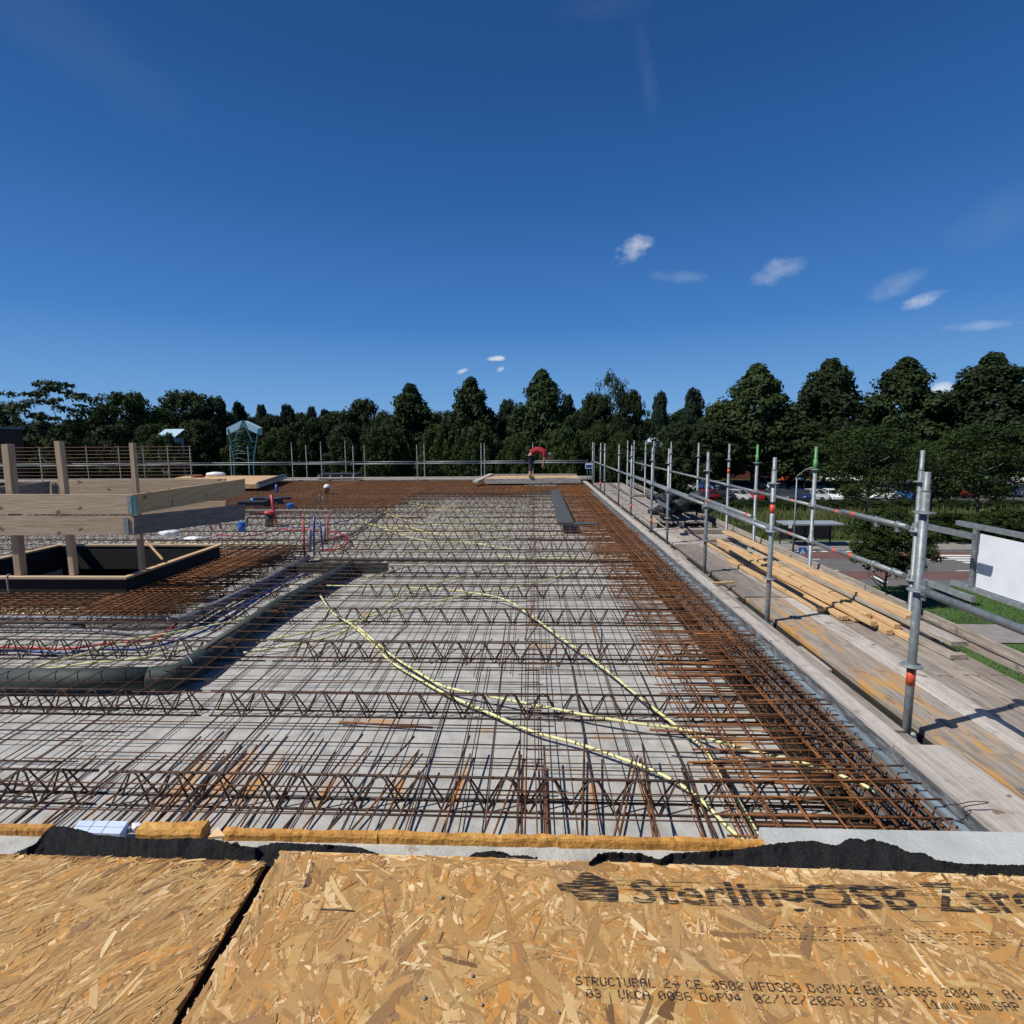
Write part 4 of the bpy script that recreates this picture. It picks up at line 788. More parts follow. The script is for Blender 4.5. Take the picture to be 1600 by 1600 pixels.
# standpipes and hose ends (world height from pixels)
def stub(name, m, x, yb, yt, r, label, cat, lean=0, h=HS, grp=None, cap=None):
    a = U(x, yb, h); k = (a.y); tpt = V(x + lean, yt, a.y); 
    if cap:
        t = thing(name, label, cat, a.to_tuple(), grp); g = MB(); g.tube([a, a.lerp(tpt, .5), tpt], r, 12); g.build('pipe', m, t)
        g = MB(); g.tube([tpt + Vector((0, 0, -.05)), tpt + Vector((0, 0, .02))], r * 1.25, 12); g.build('cap', cap, t); return t
    g = MB(); g.tube([a, a.lerp(tpt, .5) + Vector((rnd(-.01, .01), 0, 0)), tpt], r, 10); return tag(g.build(name, m), label, cat, grp)
SG = 'upright pipe ends near the hose cluster'
stub('pipe_stub', 'red', 476, 878, 806, .016, 'upright red pipe end, left in the hose cluster', 'pipe', -2, grp=SG, cap='red_pale')
stub('pipe_stub', 'pipe_grey', 484, 862, 828, .035, 'upright thick grey pipe behind the blue hose ends', 'pipe', 0, grp=SG)
stub('pipe_stub', 'blue', 491, 868, 806, .020, 'upright blue pipe end, tallest in the hose cluster', 'pipe', 0, grp=SG)
stub('pipe_stub', 'blue', 505, 860, 815, .018, 'upright blue pipe end, slightly leaning, right of the tallest blue one', 'pipe', -5, grp=SG)
stub('pipe_stub', 'pipe_grey', 507, 850, 823, .030, 'upright thick grey pipe in front of the right red one', 'pipe', 0, grp=SG)
stub('pipe_stub', 'red', 512, 845, 806, .016, 'upright red pipe end, right in the hose cluster', 'pipe', 0, grp=SG, cap='red_pale')
stub('hose_bundle', 'blue', 432, 780, 757, .05, 'wrapped blue hose bundle standing upright left of the hard hat', 'hose')
stub('hose_bundle', 'red', 432, 820, 773, .035, 'thick red hose bundle rising in front of the blue one', 'hose', -8)
stub('hose_bundle', 'blue', 398, 800, 778, .08, 'blue hose bundle beside the end of the side board', 'hose', -3)
stub('pipe_stub', 'pipe_green', 421, 823, 800, .10, 'short wide grey-green standpipe with red rim', 'pipe', 0, grp=SG, cap='red')
stub('pipe_stub', 'pipe_grey', 385, 822, 808, .04, 'short pale standpipe right of the blue bucket', 'pipe', 0)
stub('pipe_stub', 'black', 411, 782, 768, .02, 'short dark upright stub behind the black crates', 'pipe', 0)
stub('pipe_stub', 'blue', 500, 797, 771, .016, 'navy upright pipe left below the hard hat', 'pipe', 0)
stub('pipe_stub', 'pipe_grey', 504, 797, 776, .014, 'grey upright pipe next to the navy one below the hard hat', 'pipe', 0)
stub('pipe_stub', 'blue', 345, 826, 813, .025, 'short blue stub under the dark side board', 'pipe', -2)
stub('pipe_stub', 'red', 331, 828, 818, .02, 'short red stub under the dark side board', 'pipe', -3)
def bucket(x, yb, yt, r, label):
    a = U(x, yb, HM); H = V(x, yt, a.y).z - a.z; t = thing('blue_bucket', label, 'bucket', a.to_tuple(), 'blue caps on pipe openings')
    g = MB(); g.lathe([(r * .82, 0), (r, H), (r * .9, H), (r * .75, .02)], a, 16); g.build('body', 'blue_cap', t); g = MB(); g.lathe([(r * 1.0, H - .03), (r * 1.07, H - .025), (r * 1.07, H), (r * .98, H + .002)], a, 16); g.build('rim', 'blue_cap', t)
bucket(378, 830, 816, .085, 'bright blue bucket below the end of the dark side board'); bucket(454, 795, 787, .10, 'small bright blue bucket right of the black crates')
hose('red_hose', 'red', [(440, 826), (462, 829), (480, 827), (510, 831), (535, 834), (545, 842), (540, 852), (520, 860), (505, 858)], HS - .08, .014, 'red hose looping around the hose cluster', 'hose', 'hoses by the pipe cluster')
hose('red_hose', 'red', [(512, 842), (528, 838), (540, 836), (538, 848), (524, 856)], HS - .1, .012, 'inner red hose loop right of the hose cluster', 'hose', 'hoses by the pipe cluster')
hose('red_hose', 'red', [(340, 835), (380, 838), (420, 832), (440, 826)], HS - .08, .014, 'red hose lying left of the hose cluster', 'hose', 'hoses by the pipe cluster')
hose('blue_hose', 'blue', [(445, 823), (470, 824), (500, 822), (530, 816), (560, 807), (600, 790)], HS - .1, .012, 'thin blue hose running right behind the pipe cluster', 'hose', 'hoses by the pipe cluster')
# black crates / insulated boxes
t = thing('black_crate', 'low black crates standing on the far rebar behind the fence board', 'crate', U(405, 795, HM).to_tuple())
for (x0, x1, yb, yt, nm, m) in ((372, 412, 794, 785, 'left_crate', 'black'), (413, 434, 790, 780, 'middle_crate', 'pipe_green'), (392, 446, 783, 779, 'rear_crate', 'black')):
    a = U(x0, yb, HM); b = U(x1, yb, HM); H = V(x0, yt, a.y).z; g = MB(); g.box(a.x, b.x, a.y, a.y + .35, a.z, H); g.box(a.x - .02, b.x + .02, a.y - .02, a.y + .37, H + .001, H + .02); g.build(nm.split('_')[1], m, t)
# white hard hat on a bundle of black pipes
a = U(511, 773, HM); t = thing('pipe_bundle', 'bundle of thin dark pipes standing upright under the white hard hat', 'pipe', a.to_tuple()); tp = V(511, 762, a.y)
for dx in (-.055, -.02, .02, .06): g = MB(); g.tube([a + Vector((dx, 0, 0)), Vector((tp.x + dx, a.y, tp.z))], .014, 8); g.build('pipe', 'black', t)
t2 = thing('hard_hat', 'white hard hat resting on a bundle of dark upright pipes', 'hard hat', (tp.x, a.y, tp.z - .03))
g = MB(); g.lathe([(.115, 0), (.118, .03), (.108, .07), (.085, .105), (.05, .128), (.015, .135)], (tp.x, a.y, tp.z - .01), 20); g.build('shell', 'white', t2)
g = MB(); g.lathe([(.118, -.004), (.135, -.006), (.136, .002), (.118, .006)], (tp.x, a.y, tp.z - .01), 20); g.build('brim', 'black', t2)
# white bags / blocks behind the opening
random.seed(4)
def lump(name, m, c, sx, sy, sz, label, cat, sub=3, amp=.25, seed=0):
    bm_ = bmesh.new(); bmesh.ops.create_icosphere(bm_, subdivisions=sub, radius=1)
    for v in bm_.verts:
        k = 1 + amp * noise.noise(v.co * 1.9 + Vector((seed, 0, 0))) + amp * .5 * noise.noise(v.co * 4.5 + Vector((seed, 3, 0))); v.co *= k
        v.co = Vector((max(-1, min(1, v.co.x)) * sx, max(-1, min(1, v.co.y)) * sy, max(-.7, v.co.z) * sz))
    me = bpy.data.meshes.new(name); bm_.to_mesh(me); bm_.free(); me.materials.append(MT[m]); o = bpy.data.objects.new(name, me); COL.objects.link(o)
    for p in me.polygons: p.use_smooth = True
    o.location = Vector(c) + Vector((0, 0, sz * .7)); WORLD[o.name] = Vector(o.location)
    if label: tag(o, label, cat)
    return o
lump('white_bag', 'white', U(265, 837, HM), .20, .12, .08, 'crumpled white bag behind the roof opening', 'bag', seed=1)
lump('white_bag', 'white', U(302, 843, HM), .18, .1, .035, 'flat white bag lying right of the crumpled one', 'bag', seed=5)
# ================================================================== ROOF OPENING AND ITS FENCE
t = thing('opening_curb', 'black plywood curb with pale timber top round the roof opening', 'curb', (-6.6, 7.3, Z(HS)))
zt, zb = Z(1.75), Z(5.4)
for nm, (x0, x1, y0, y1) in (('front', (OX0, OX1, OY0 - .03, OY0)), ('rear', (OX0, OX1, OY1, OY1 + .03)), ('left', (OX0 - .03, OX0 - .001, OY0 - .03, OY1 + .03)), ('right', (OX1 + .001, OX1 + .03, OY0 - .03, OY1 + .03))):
    g = MB(); g.box(x0, x1, y0, y1, zb, zt - .03); g.build('plywood_side', 'ply_black', t)  # sides run deep and black so the void reads dark
for (x0, x1, y0, y1, m) in ((OX0 - .07, OX1 + .07, OY0 - .07, OY0 + .012, 'board_x'), (OX0 - .07, OX1 + .07, OY1 - .012, OY1 + .07, 'board_x'), (OX0 - .07, OX0 + .012, OY0 + .015, OY1 - .015, 'board_y'), (OX1 - .012, OX1 + .07, OY0 + .015, OY1 - .015, 'board_y')):
    g = MB(); g.box(x0, x1, y0, y1, zt - .027, zt); g.build('top_batten', m, t)
def vboard(name, m, pts, Ya, Yb, th, label=None, cat=None, par=None, ext=0):
    # pts: (x,ytop,ybot) at both ends; depth Ya/Yb; thickness away from the viewer
    (xa, ta, ba), (xb, tb, bb) = pts
    A, B, C_, D = V(xa, ba, Ya), V(xb, bb, Yb), V(xb, tb, Yb), V(xa, ta, Ya)
    n = Vector((-(B - A).y, (B - A).x, 0)).normalized() * th
    g = MB(); g.hexa([A, B, B + n, A + n, D, C_, C_ + n, D + n]); o = g.build(name, m, par)
    if label: tag(o, label, cat)
    return o
FG = 'fence boards around the roof opening'
for nm, m, pts, Ya, Yb, th, lb in (('fence_board', 'board_x', ((-90, 772, 803), (206, 773, 803.5)), 6.22, 6.22, .035, 'upper front fence board with knots before the roof opening'),
        ('fence_board', 'board_x', ((-90, 806, 837), (209, 806, 835)), 6.22, 6.22, .035, 'lower front fence board with knots before the roof opening'),
        ('fence_board', 'board_y', ((206.5, 773, 804), (383, 748, 773)), 6.22, 8.5, .035, 'tan upper side fence board slanting back beside the roof opening'),
        ('fence_board', 'board_dark', ((209.5, 806, 836), (383, 788, 812)), 6.22, 8.2, .035, 'dark shade-toned lower side fence board beside the roof opening'),
        ('fence_board', 'board_x', ((74, 751, 773), (352, 748, 771)), 8.55, 8.55, .035, 'rear fence board beyond the roof opening, lit by the sun'),
        ('fence_board', 'board_x', ((215, 786, 812), (352, 783, 803)), 8.55, 8.55, .035, 'lower rear fence board seen in the gap between the side boards'),
        ('fence_board', 'board_dark', ((-90, 772, 795), (78, 752, 775)), 7.0, 8.5, .035, 'shade-toned left fence board behind the first two timber posts')):
    o = vboard(nm, m, pts, Ya, Yb, th, lb, 'board'); o['group'] = FG
for i, (xt, yt, xb, yb, wpx, Y, m, lb) in enumerate([(12, 694, 33, 899, 17, 6.34, 'post_z', 'thick timber fence post nearest the left picture edge'), (92, 689, 116, 898, 13.5, 6.34, 'post_z', 'tallest timber fence post, second from the left'), (207, 692, 222.5, 890, 10.5, 6.45, 'post_z', 'timber fence post at the corner with the teal nail plate')]):
    a, b = V(xb, yb, Y), V(xt, yt, Y); w_ = wpx * Y / 800
    g = MB(); g.beam(a, b, w_ * .68, w_ * .68, up=(0, 1, 0), cham=.003); o = tag(g.build('timber_post', m), lb, 'post', 'timber fence posts'); 
t = thing('nail_plate', 'teal and grey steel nail plate on the fence board corner', 'plate', V(207, 790, 6.2).to_tuple())
for (x0, x1, y0, y1, m) in ((201, 206, 775, 803, 'galv'), (207.5, 213, 775.5, 804, 'teal'), ):
    a, b = V(x0, y1, 6.212), V(x1, y0, 6.212); g = MB(); g.box(a.x, b.x, 6.205, 6.215, a.z, b.z); g.build('plate', m, t)
a, b = V(195, 834, 6.212), V(200, 809, 6.212); g = MB(); g.box(a.x, b.x, 6.205, 6.215, a.z, b.z); tag(g.build('nail_plate', 'galv'), 'plain grey steel nail plate on the lower front board', 'plate')
a, b = V(82, 774, 8.53), V(86, 754, 8.53); g = MB(); g.box(a.x, b.x, 8.52, 8.545, a.z, b.z); tag(g.build('nail_plate', 'galv'), 'small grey nail plate on the rear fence board', 'plate')
g = MB(); g.beam(V(228, 845, 7.2), V(254, 874, 7.0), .022, .02); tag(g.build('timber_brace', 'new_y'), 'thin diagonal timber brace in the roof opening corner', 'brace')
g = MB(); a = V(17, 898, 6.2); g.tube(spline([a, a + Vector((0, -.05, -.02)), V(16, 935, 6.1)], 4), .012, 6); tag(g.build('rope', 'plank_x'), 'pale rope hanging down the front of the opening curb', 'rope')

# ------------------------------------------------------------------ wall rebar cage at the far left
Yw = 20.5; t = thing('wall_rebar', 'tall standing wall rebar mesh behind the timber posts at left', 'rebar cage', (V(130, 745, Yw).x, Yw, Z(HS)))
xa, xb = V(-60, 740, Yw).x, V(302, 740, Yw).x; zb_, zt_ = Z(HM), V(150, 697, Yw).z
g = MB()
k = 0; z = zb_ + .1
while z < zt_ + .01: g.tube([(xa, Yw, z), (xb, Yw, z)], .010, 4); z += .145; k += 1
g.build('horizontal_bars', 'rust', t)
g = MB(); x = xa; random.seed(6)
while x < xb: g.tube([(x, Yw + .02, zb_ - .1), (x + rnd(-.02, .02), Yw + .02, zt_ + rnd(.15, .5) * (1 if V(150, 700, Yw).x - 4 < x < V(240, 700, Yw).x else .15))], .005, 4); x += .14
g.build('upright_bars', 'rust', t)

# ================================================================== SCAFFOLD
XN, XO = 2.485, 3.86
def onX(px, py, X): d = ray(px, py); k = X / d.x; return Vector((X, d.y * k, EYE + d.z * k))
def standard(x, y, ztop, zbot, label, tape=None, green=False, grp=None, ring0=.49, n=12, tape_h=None, tw=.1, mm='galv'):
    t = thing('scaffold_post', label, 'scaffold post', (x, y, zbot), grp)
    g = MB(); zc = Z(.36); g.tube([(x, y, zbot), (x, y, min(ztop - .02, zc))], .0242, n); g.build('tube', mm, t)
    if ztop > zc: g = MB(); g.lathe([(.0235, 0), (.0235, .015), (.019, .02), (.019, ztop - zc)], (x, y, zc), n); g.build('spigot', 'green' if green else mm, t)
    if green: g = MB(); g.tube([(x, y, Z(.49)), (x, y, Z(.33))], .0262, n); g.build('green_sleeve', 'green', t)
    h = ring0
    while Z(h) > zbot + .1 and h < 3.2:
        if Z(h) < ztop - .05:
            g = MB(); g.lathe([(.026, -.012), (.033, -.006), (.058, -.005), (.062, 0), (.058, .005), (.033, .006), (.026, .012)], (x, y, Z(h)), 16); g.build('rosette', mm, t)
        h += .5
    if tape_h: g = MB(); g.tube([(x, y, Z(tape_h)), (x, y, Z(tape_h) + tw)], .0255, n); g.build('orange_band', 'tape', t); g = MB(); g.tube([(x, y, Z(tape_h) + tw + .001), (x, y, Z(tape_h) + tw + .03)], .0253, n); g.build('black_band', 'black', t)
    return t
def rail(p0, p1, label, r=.0242, heads=True, m='galv', bands=(), cat='scaffold rail', grp=None, couplers=()):
    p0, p1 = Vector(p0), Vector(p1); d = (p1 - p0).normalized(); t = thing('scaffold_rail', label, cat, ((p0 + p1) / 2).to_tuple(), grp)
    a, b = p0 + d * .055, p1 - d * .055
    g = MB(); g.tube([a, a.lerp(b, .5), b], r, 12); g.build('tube', m, t)
    if heads:
        for (e, s) in ((p0, 1), (p1, -1)): g = MB(); g.beam(e + d * s * .03, e + d * s * .085, .045, .06, cham=.008); g.beam(e + d * s * .05 + Vector((0, 0, .07)), e + d * s * .05 - Vector((0, 0, .06)), .01, .03); g.build('wedge_head', 'galv', t)
    for f in bands: c = a.lerp(b, f); g = MB(); g.tube([c - d * .03, c + d * .03], r * 1.05, 12); g.build('orange_band', 'tape', t)
    for f in couplers:
        c = a.lerp(b, f); g = MB(); g.tube([c - d * .025, c + d * .025], r * 1.35, 12); g.beam(c + Vector((0, 0, -.075)), c + Vector((0, 0, -.02)), .045, .04, cham=.006); g.beam(c + Vector((.05, 0, .02)), c + Vector((.05, 0, -.06)), .012, .012); g.build('coupler', 'galv', t)
    return t
NG, OG = 'near row of scaffold posts beside the edge formwork', 'outer row of scaffold posts'
NP = [(1417, 1144, 1.62, .1, 'thick nearest scaffold post with orange band at its foot'), (1200, 970, .80, .09, 'second near-row scaffold post with a high orange band'), (1106, 893.7, None, 0, 'third near-row scaffold post where two rails overlap'),
      (1053, 848, None, 0, 'fourth near-row scaffold post beside the black bundle'), (1028, 828.7, 1.80, .1, 'fifth near-row scaffold post with orange band at its foot'), (998, 804, 1.80, .12, 'sixth near-row scaffold post, orange band near the deck'),
      (975, 789, None, 0, 'seventh near-row scaffold post'), (953.7, 772, None, 0, 'eighth near-row scaffold post'), (945.6, 767, 1.75, .15, 'ninth near-row scaffold post with reddish foot'), (934, 757.5, None, 0, 'farthest near-row scaffold post at the deck corner')]
NY = []
for i, (px, py, th_, tw, lb) in enumerate(NP):
    y = U(px, py, 1.95).y; NY.append(y); standard(XN - .025 if i == 0 else XN, y, Z(.225 if i else .235), Z(2.5), lb, tape_h=th_, tw=tw, grp=NG)
RG = 'guard rails of the right-hand scaffold'
for i in range(1, len(NY) - 1):
    if NY[i + 1] - NY[i] < .5: continue
    rail((XN, NY[i], Z(.98)), (XN, NY[i + 1], Z(.98)), 'inner scaffold rail, %s bay counted from the thick nearest post' % ORD[i], grp=RG)
rail((XN, 5.75, Z(.915)), (XN, 8.1, Z(.905)), 'doubled inner rail with orange band above the second bay rail', heads=False, bands=(.62, .05), grp=RG)
rail((XN - .025, NY[0], Z(.98)), (XN - .025, -1.2, Z(.99)), 'thick scuffed inner rail running from the nearest post out of frame', r=.0245, grp=RG)
OPX = [(1441.5, 712, 5.0), (1275.5, 702, None), (1184, 697, None), (1140, 697, None), (1092, 695, None), (1049, 693, None), (1022, 692, None), (1009, 692, None), (991, 692, None), (981, 691, None)]
OY = []
OL = ['outer scaffold post directly behind the thick nearest one', 'outer scaffold post with bright green top, the nearer of two', 'outer scaffold post with green top, the farther of two', 'outer scaffold post with orange band near its top', 'slim outer scaffold post left of the orange-banded one', 'slim outer post behind the fourth near post',
      'slim outer post beside the grey house', 'slim outer scaffold post, third from the far end', 'slim outer scaffold post, second from the far end', 'outer scaffold post at the far end']
for i, (px, py, _) in enumerate(OPX):
    y = onX(px, py, XO).y; OY.append(y)
    standard(XO, y, Z(.16), 0, OL[i], green=i in (1, 2), tape_h=.74 if i == 3 else (1.92 if i == 0 else None), tw=.09, grp=OG, ring0=.47)
for i in range(len(OY) - 1):
    for h, w_ in ((.965, 'upper'), (1.465, 'lower')):
        if OY[i + 1] - OY[i] < .4: continue
        rail((XO, OY[i], Z(h)), (XO, OY[i + 1], Z(h)), '%s outer scaffold rail, %s bay from the double post' % (w_, ORD[i]), m='galv', bands=(.72,) if i in (0,) else ((.3,) if i == 1 else ()), grp=RG)
for h, w_ in ((.935, 'upper'), (1.435, 'lower')):
    rail((XO - .05, OY[0], Z(h)), (XO - .05, OY[0] + 1.2, Z(h)), '%s doubled outer rail clamped with two couplers near the double post' % w_, heads=False, bands=(.80,), couplers=(.12, .42), grp=RG, r=.027)
g = MB(); g.beam((XO, OY[0], Z(.90)), (XO, onX(1523, 840, XO).y, Z(.895)), .04, .05); tag(g.build('rail_beam', 'galv'), 'square steel rail joining the double post to the white panel, upper', 'rail', RG)
g = MB(); g.beam((XO, OY[0], Z(1.44)), (XO, onX(1521, 938, XO).y, Z(1.442)), .035, .05); tag(g.build('rail_beam', 'galv'), 'dark flat steel rail ending in the air above the lawn', 'rail', RG)
# aluminium guard frame with white panel
XF = 4.12; t = thing('guard_frame', 'aluminium guard frame holding the blank white panel at the right edge', 'frame', (XF, 3.5, Z(1.46)))
for h, m in ((.855, 'galv'), (1.445, 'galv')): g = MB(); g.beam((XF, 5.05, Z(h)), (XF, .5, Z(h)), .04, .045); g.build('rail', m, t)
yy = onX(1524, 870, XF).y; g = MB(); g.beam((XF - .012, yy, Z(1.42)), (XF - .012, yy, Z(.88)), .03, .04); g.build('upright', 'galv', t)
g = MB(); g.box(XF - .004, XF + .006, .6, yy - .035, Z(1.415), Z(.915)); tag(g.build('hoarding_panel', mat('white_panel', [(.60, .64, .68), (.74, .78, .82)], 3.5, .5, extra=patch((.35, .37, .4), 16, .68, .72, .5))), 'blank white panel with faint scuffs hung in the guard frame', 'panel')
# deck planks
DX = [2.600, 2.812, 3.022, 3.232, 3.442, 3.652, 3.845]
random.seed(31); SEG = [(-1.5, 3.02), (3.04, 6.15), (6.17, 9.25), (9.27, 12.35), (12.37, 15.4), (15.42, 18.5), (18.52, 21.8)]
for j in range(6):
    for i, (a, b) in enumerate(SEG):
        if j in (0, 1, 2) and i <= 1: m = 'plank_stained' if j < 2 else 'plank_white'
        elif j == 3 and i < 2: m = 'plank_white' if i == 0 else 'plank_y'
        else: m = random.choice(['plank_y'] * 5 + ['plank_white'])
        z = Z(1.955) + (.045 if i == 0 else 0) + rnd(-.004, .004); s = rnd(-.04, .04) if i else rnd(-.08, .05)
        g = MB(); g.beam((DX[j] + .1, a, z - .022), (DX[j] + .1 + rnd(-.003, .003), b - .003 + s * .3, z - .022 + rnd(-.003, .003)), DX[j + 1] - DX[j] - .007, .042, cham=.003)
        tag(g.build('scaffold_plank', m), '%s scaffold deck plank, %s row from the formwork, %s length from the camera' % ('stained' if m == 'plank_stained' else 'pale' if m == 'plank_white' else 'grey', ORD[j], ORD[i]), 'plank', 'deck planks of the right-hand scaffold')
for i, (a, b, dz, m) in enumerate(((4.3, 4.8, -.05, 'plank_y'), (6.3, 6.8, -.05, 'plank_y'), (8.4, 9.0, -.05, 'plank_y'))):
    g = MB(); g.box(2.515, 2.575, a, b, Z(1.99) + dz, Z(1.955) + dz); tag(g.build('filler_plank', m), 'narrow filler plank between formwork and deck, %s from the camera' % ORD[i], 'plank', 'narrow filler planks')
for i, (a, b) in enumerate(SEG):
    g = MB(); g.box(2.585, 2.615, a, b - .01, Z(2.55), Z(2.003)); tag(g.build('added_gap_board', 'dark_void'), 'added board darkening the gap under the inner deck edge, %s length from the camera' % ORD[i], 'board', 'added boards darkening the gap under the inner deck edge')  # added near-black board, stands in for the darkness beneath the deck
for i, (a, b) in enumerate(SEG):
    g = MB(); g.beam((4.03, a, Z(1.885)), (4.03, b, Z(1.885) + rnd(-.005, .005)), .032, .17, cham=.003); g.beam((4.006, a + .01, Z(1.87)), (4.006, b - .01, Z(1.87)), .012, .03); tag(g.build('toe_board', 'plank_y'), 'grey toe board along the outer deck edge, %s length from the camera' % ORD[i], 'toe board', 'toe boards of the scaffold')
for k, y in enumerate(NY[:8]):
    g = MB(); g.tube([(2.3, y + .1, Z(2.03)), (XO, y + .1, Z(2.03))], .022, 10); tag(g.build('transom', 'galv'), 'steel transom tube under the deck planks, %s from the camera' % ORD[k], 'transom', 'transoms under the deck')
for i, (a, b) in enumerate(((2.6, 2.8), (2.82, 3.02), (3.03, 3.22), (3.24, 3.43), (3.45, 3.64))):
    g = MB()
    for q in range(9): g.box(a + .005 + q * .021, a + .018 + q * .021, 2.62, 2.65, Z(1.9085), Z(1.9045)); g.box(a + .012 + q * .021, a + .024 + q * .021, 2.655, 2.68, Z(1.9085), Z(1.9045))
    tag(g.build('nail_strip', 'galv'), 'perforated steel nail strip across the end of a plank, %s from the formwork' % ORD[i], 'nail strip', 'nail strips on plank ends')
for i in range(3):
    g = MB(); g.box(2.55, 3.85, -1.5 + i * 8.0, 6.4 + i * 8.0, Z(3.99), Z(3.95)); tag(g.build('lower_deck', 'plank_y'), 'lower scaffold deck seen through the gap under the top deck, %s from the camera' % ORD[i], 'deck', 'lower decks of the scaffold')
# timber stack and loose boards
random.seed(8)
BM = [(1212, 978 - 0, 3.30, 9.6, 0), (0, 0, 3.40, 9.2, 0), (0, 0, 3.49, 9.0, 0), (0, 0, 3.58, 8.6, 0), (0, 0, 3.40, 8.8, 1), (0, 0, 3.49, 9.3, 1), (0, 0, 3.58, 8.3, 1), (0, 0, 3.20, 8.2, 0)]
ye = [5.35, 5.3, 4.95, 4.75, 5.05, 5.28, 4.98, 5.6]; ln = [3.9, 3.8, 4.1, 3.9, 3.4, 3.9, 3.1, 2.3]
wl = ['lowest front', 'lowest second', 'lowest third', 'lowest outer', 'upper inner', 'upper middle', 'upper outer', 'innermost short']
for i, (_, _, x, _, lv) in enumerate(BM):
    z = Z(1.953) + .029 + lv * .050; sk = rnd(-.07, .05) - .1
    g = MB(); g.beam((x, ye[i], z), (x + sk, ye[i] + ln[i], z + .003), .066, .046, cham=.003)
    tag(g.build('timber_beam', 'new_y'), '%s fresh yellow timber beam of the stack on the scaffold deck' % wl[i], 'timber beam', 'stack of fresh timber beams')
for i, (x, y0, y1, z, m, lb) in enumerate([(3.76, 4.72, 8.6, .03, 'plank_white', 'pale weathered beam lying right of the fresh timber stack'), (3.70, 4.4, 7.0, .0, 'plank_y', 'grey plank lying flat at the outer side, lower one'), (3.74, 4.45, 7.4, .10, 'plank_y', 'grey plank lying flat at the outer side, upper one'), (3.74, 5.0, 9.6, .14, 'new_y', 'yellow beam on top of the grey planks at the outer side')]):
    g = MB(); g.beam((x, y0, Z(1.953) + .025 + z), (x - .1, y1, Z(1.953) + .025 + z), .15 if 'plank' in lb else .07, .04 if 'plank' in lb else .05, cham=.003); tag(g.build('loose_plank', m), lb, 'plank')
g = MB(); a = V(1114, 908, 6.55); a.z = Z(1.93); g.beam((a.x - .02, 6.55, Z(1.90)), (a.x + .28, 6.6, Z(1.90)), .035, .025); tag(g.build('short_batten', 'new_y'), 'short yellow batten lying across the gap beside the third post', 'batten')
for (xa, xb, yb, h, lb, m) in ((1072, 1144, 834, .08, 'long grey plank lying crosswise beyond the timber stack', 'plank_x'), (1110, 1152, 846, .04, 'short greenish grey board lying crosswise before the timber stack', 'plank_x'), (990, 1022, 776, .06, 'dark board lying crosswise near the far deck', 'board_dark')):
    a = U(xa, yb, 1.95); b = U(xb, yb, 1.95); g = MB(); g.box(a.x, min(b.x, 3.98), a.y, a.y + .2, a.z + .003, a.z + h); tag(g.build('cross_board', m), lb, 'board')
# pallet with black bundle and leaning slab
c = U(1075, 826, 1.95); t = thing('pallet', 'pale wooden pallet carrying the black bundle on the deck', 'pallet', c.to_tuple())
px0, py0 = c.x - .75, c.y + .1
for k in range(5): g = MB(); g.box(px0 + k * .26, px0 + k * .26 + .2, py0, py0 + 1.2, c.z + .1, c.z + .12); g.build('slat', 'plank_y', t)
for k in range(3): g = MB(); g.box(px0 + .02 + k * .58, px0 + .12 + k * .58, py0, py0 + 1.2, c.z + .003, c.z + .097); g.build('block', 'plank_white', t)
o = thing('black_bundle', 'big black tarpaulin-wrapped bundle standing on a pallet on the scaffold', 'bundle', (c.x - .05, py0 + .6, c.z + .13))
random.seed(15)
for i in range(26):
    sx, sy, sz = rnd(.12, .26), rnd(.12, .3), rnd(.06, .13); p = (c.x - .05 + rnd(-.42, .5), py0 + .6 + rnd(-.45, .5), c.z + .13 + rnd(0, .42))
    q = lump('tarp_fold', 'black', p, sx, sy, sz, None, None, 2, .6, i * 3.1); wl_ = Vector(q.location); q.parent = o; q.location = wl_ - Vector(o.location)
g = MB(); a = V(1030, 790, 9.9); b = V(1047, 797, 9.9); g.hexa([a + Vector((0, 0, -.0)), b, b + Vector((.02, .25, .05)), a + Vector((.02, .25, .05)), a + Vector((0, .02, .02)) + Vector((0, 0, .01)), b + Vector((0, .02, .03)), b + Vector((.02, .27, .08)), a + Vector((.02, .27, .08))]); tag(g.build('slate_board', 'pipe_grey'), 'bluish grey sheet leaning on the black bundle', 'sheet')
lump('black_clamp', 'black', U(1022, 833, 1.95) + Vector((-.08, 0, 0)), .10, .06, .03, 'black strap heap at the foot of the fifth near post', 'strap', 2, .4, 3)
t = tag(lump('black_strap', 'black', (3.33, 7.25, Z(1.95) + .10), .08, .05, .02, 'black strap lying on the fresh timber beams', 'strap', 2, .4, 6), 'black strap lying on the fresh timber beams', 'strap')
# far end scaffold
FG1 = 'posts of the far scaffold'
fl = [(61, 698, 0), (134, 696, 0), (184.5, 697, 0), (222.5, 696, 0), (261, 696, 0), (296, 697, 0), (359, 696, 0), (387, 697, 1), (455, 691, 0), (477.5, 695, 1), (500.6, 690, 0), (538.7, 689, 1), (551, 695, 0), (568.6, 695, 1), (651, 694.5, 0), (662.4, 693, 1), (751.5, 692, 0), (756.7, 692, 1), (832.5, 691, 0), (928.7, 691, 1)]
for i, (px, py, bk) in enumerate(fl):
    Y = 26.0 if bk else 24.1; a = V(px, py, Y); g = 0
    standard(a.x, Y, a.z, 0, 'slim scaffold post beyond the far deck edge, %s from the left' % ORD[i], grp=FG1, n=8, mm='galv_dull')
xs = [V(p, 720, 24.1).x for p in (-80, 61, 184.5, 296, 455, 551, 651, 751.5, 832.5, 926)]
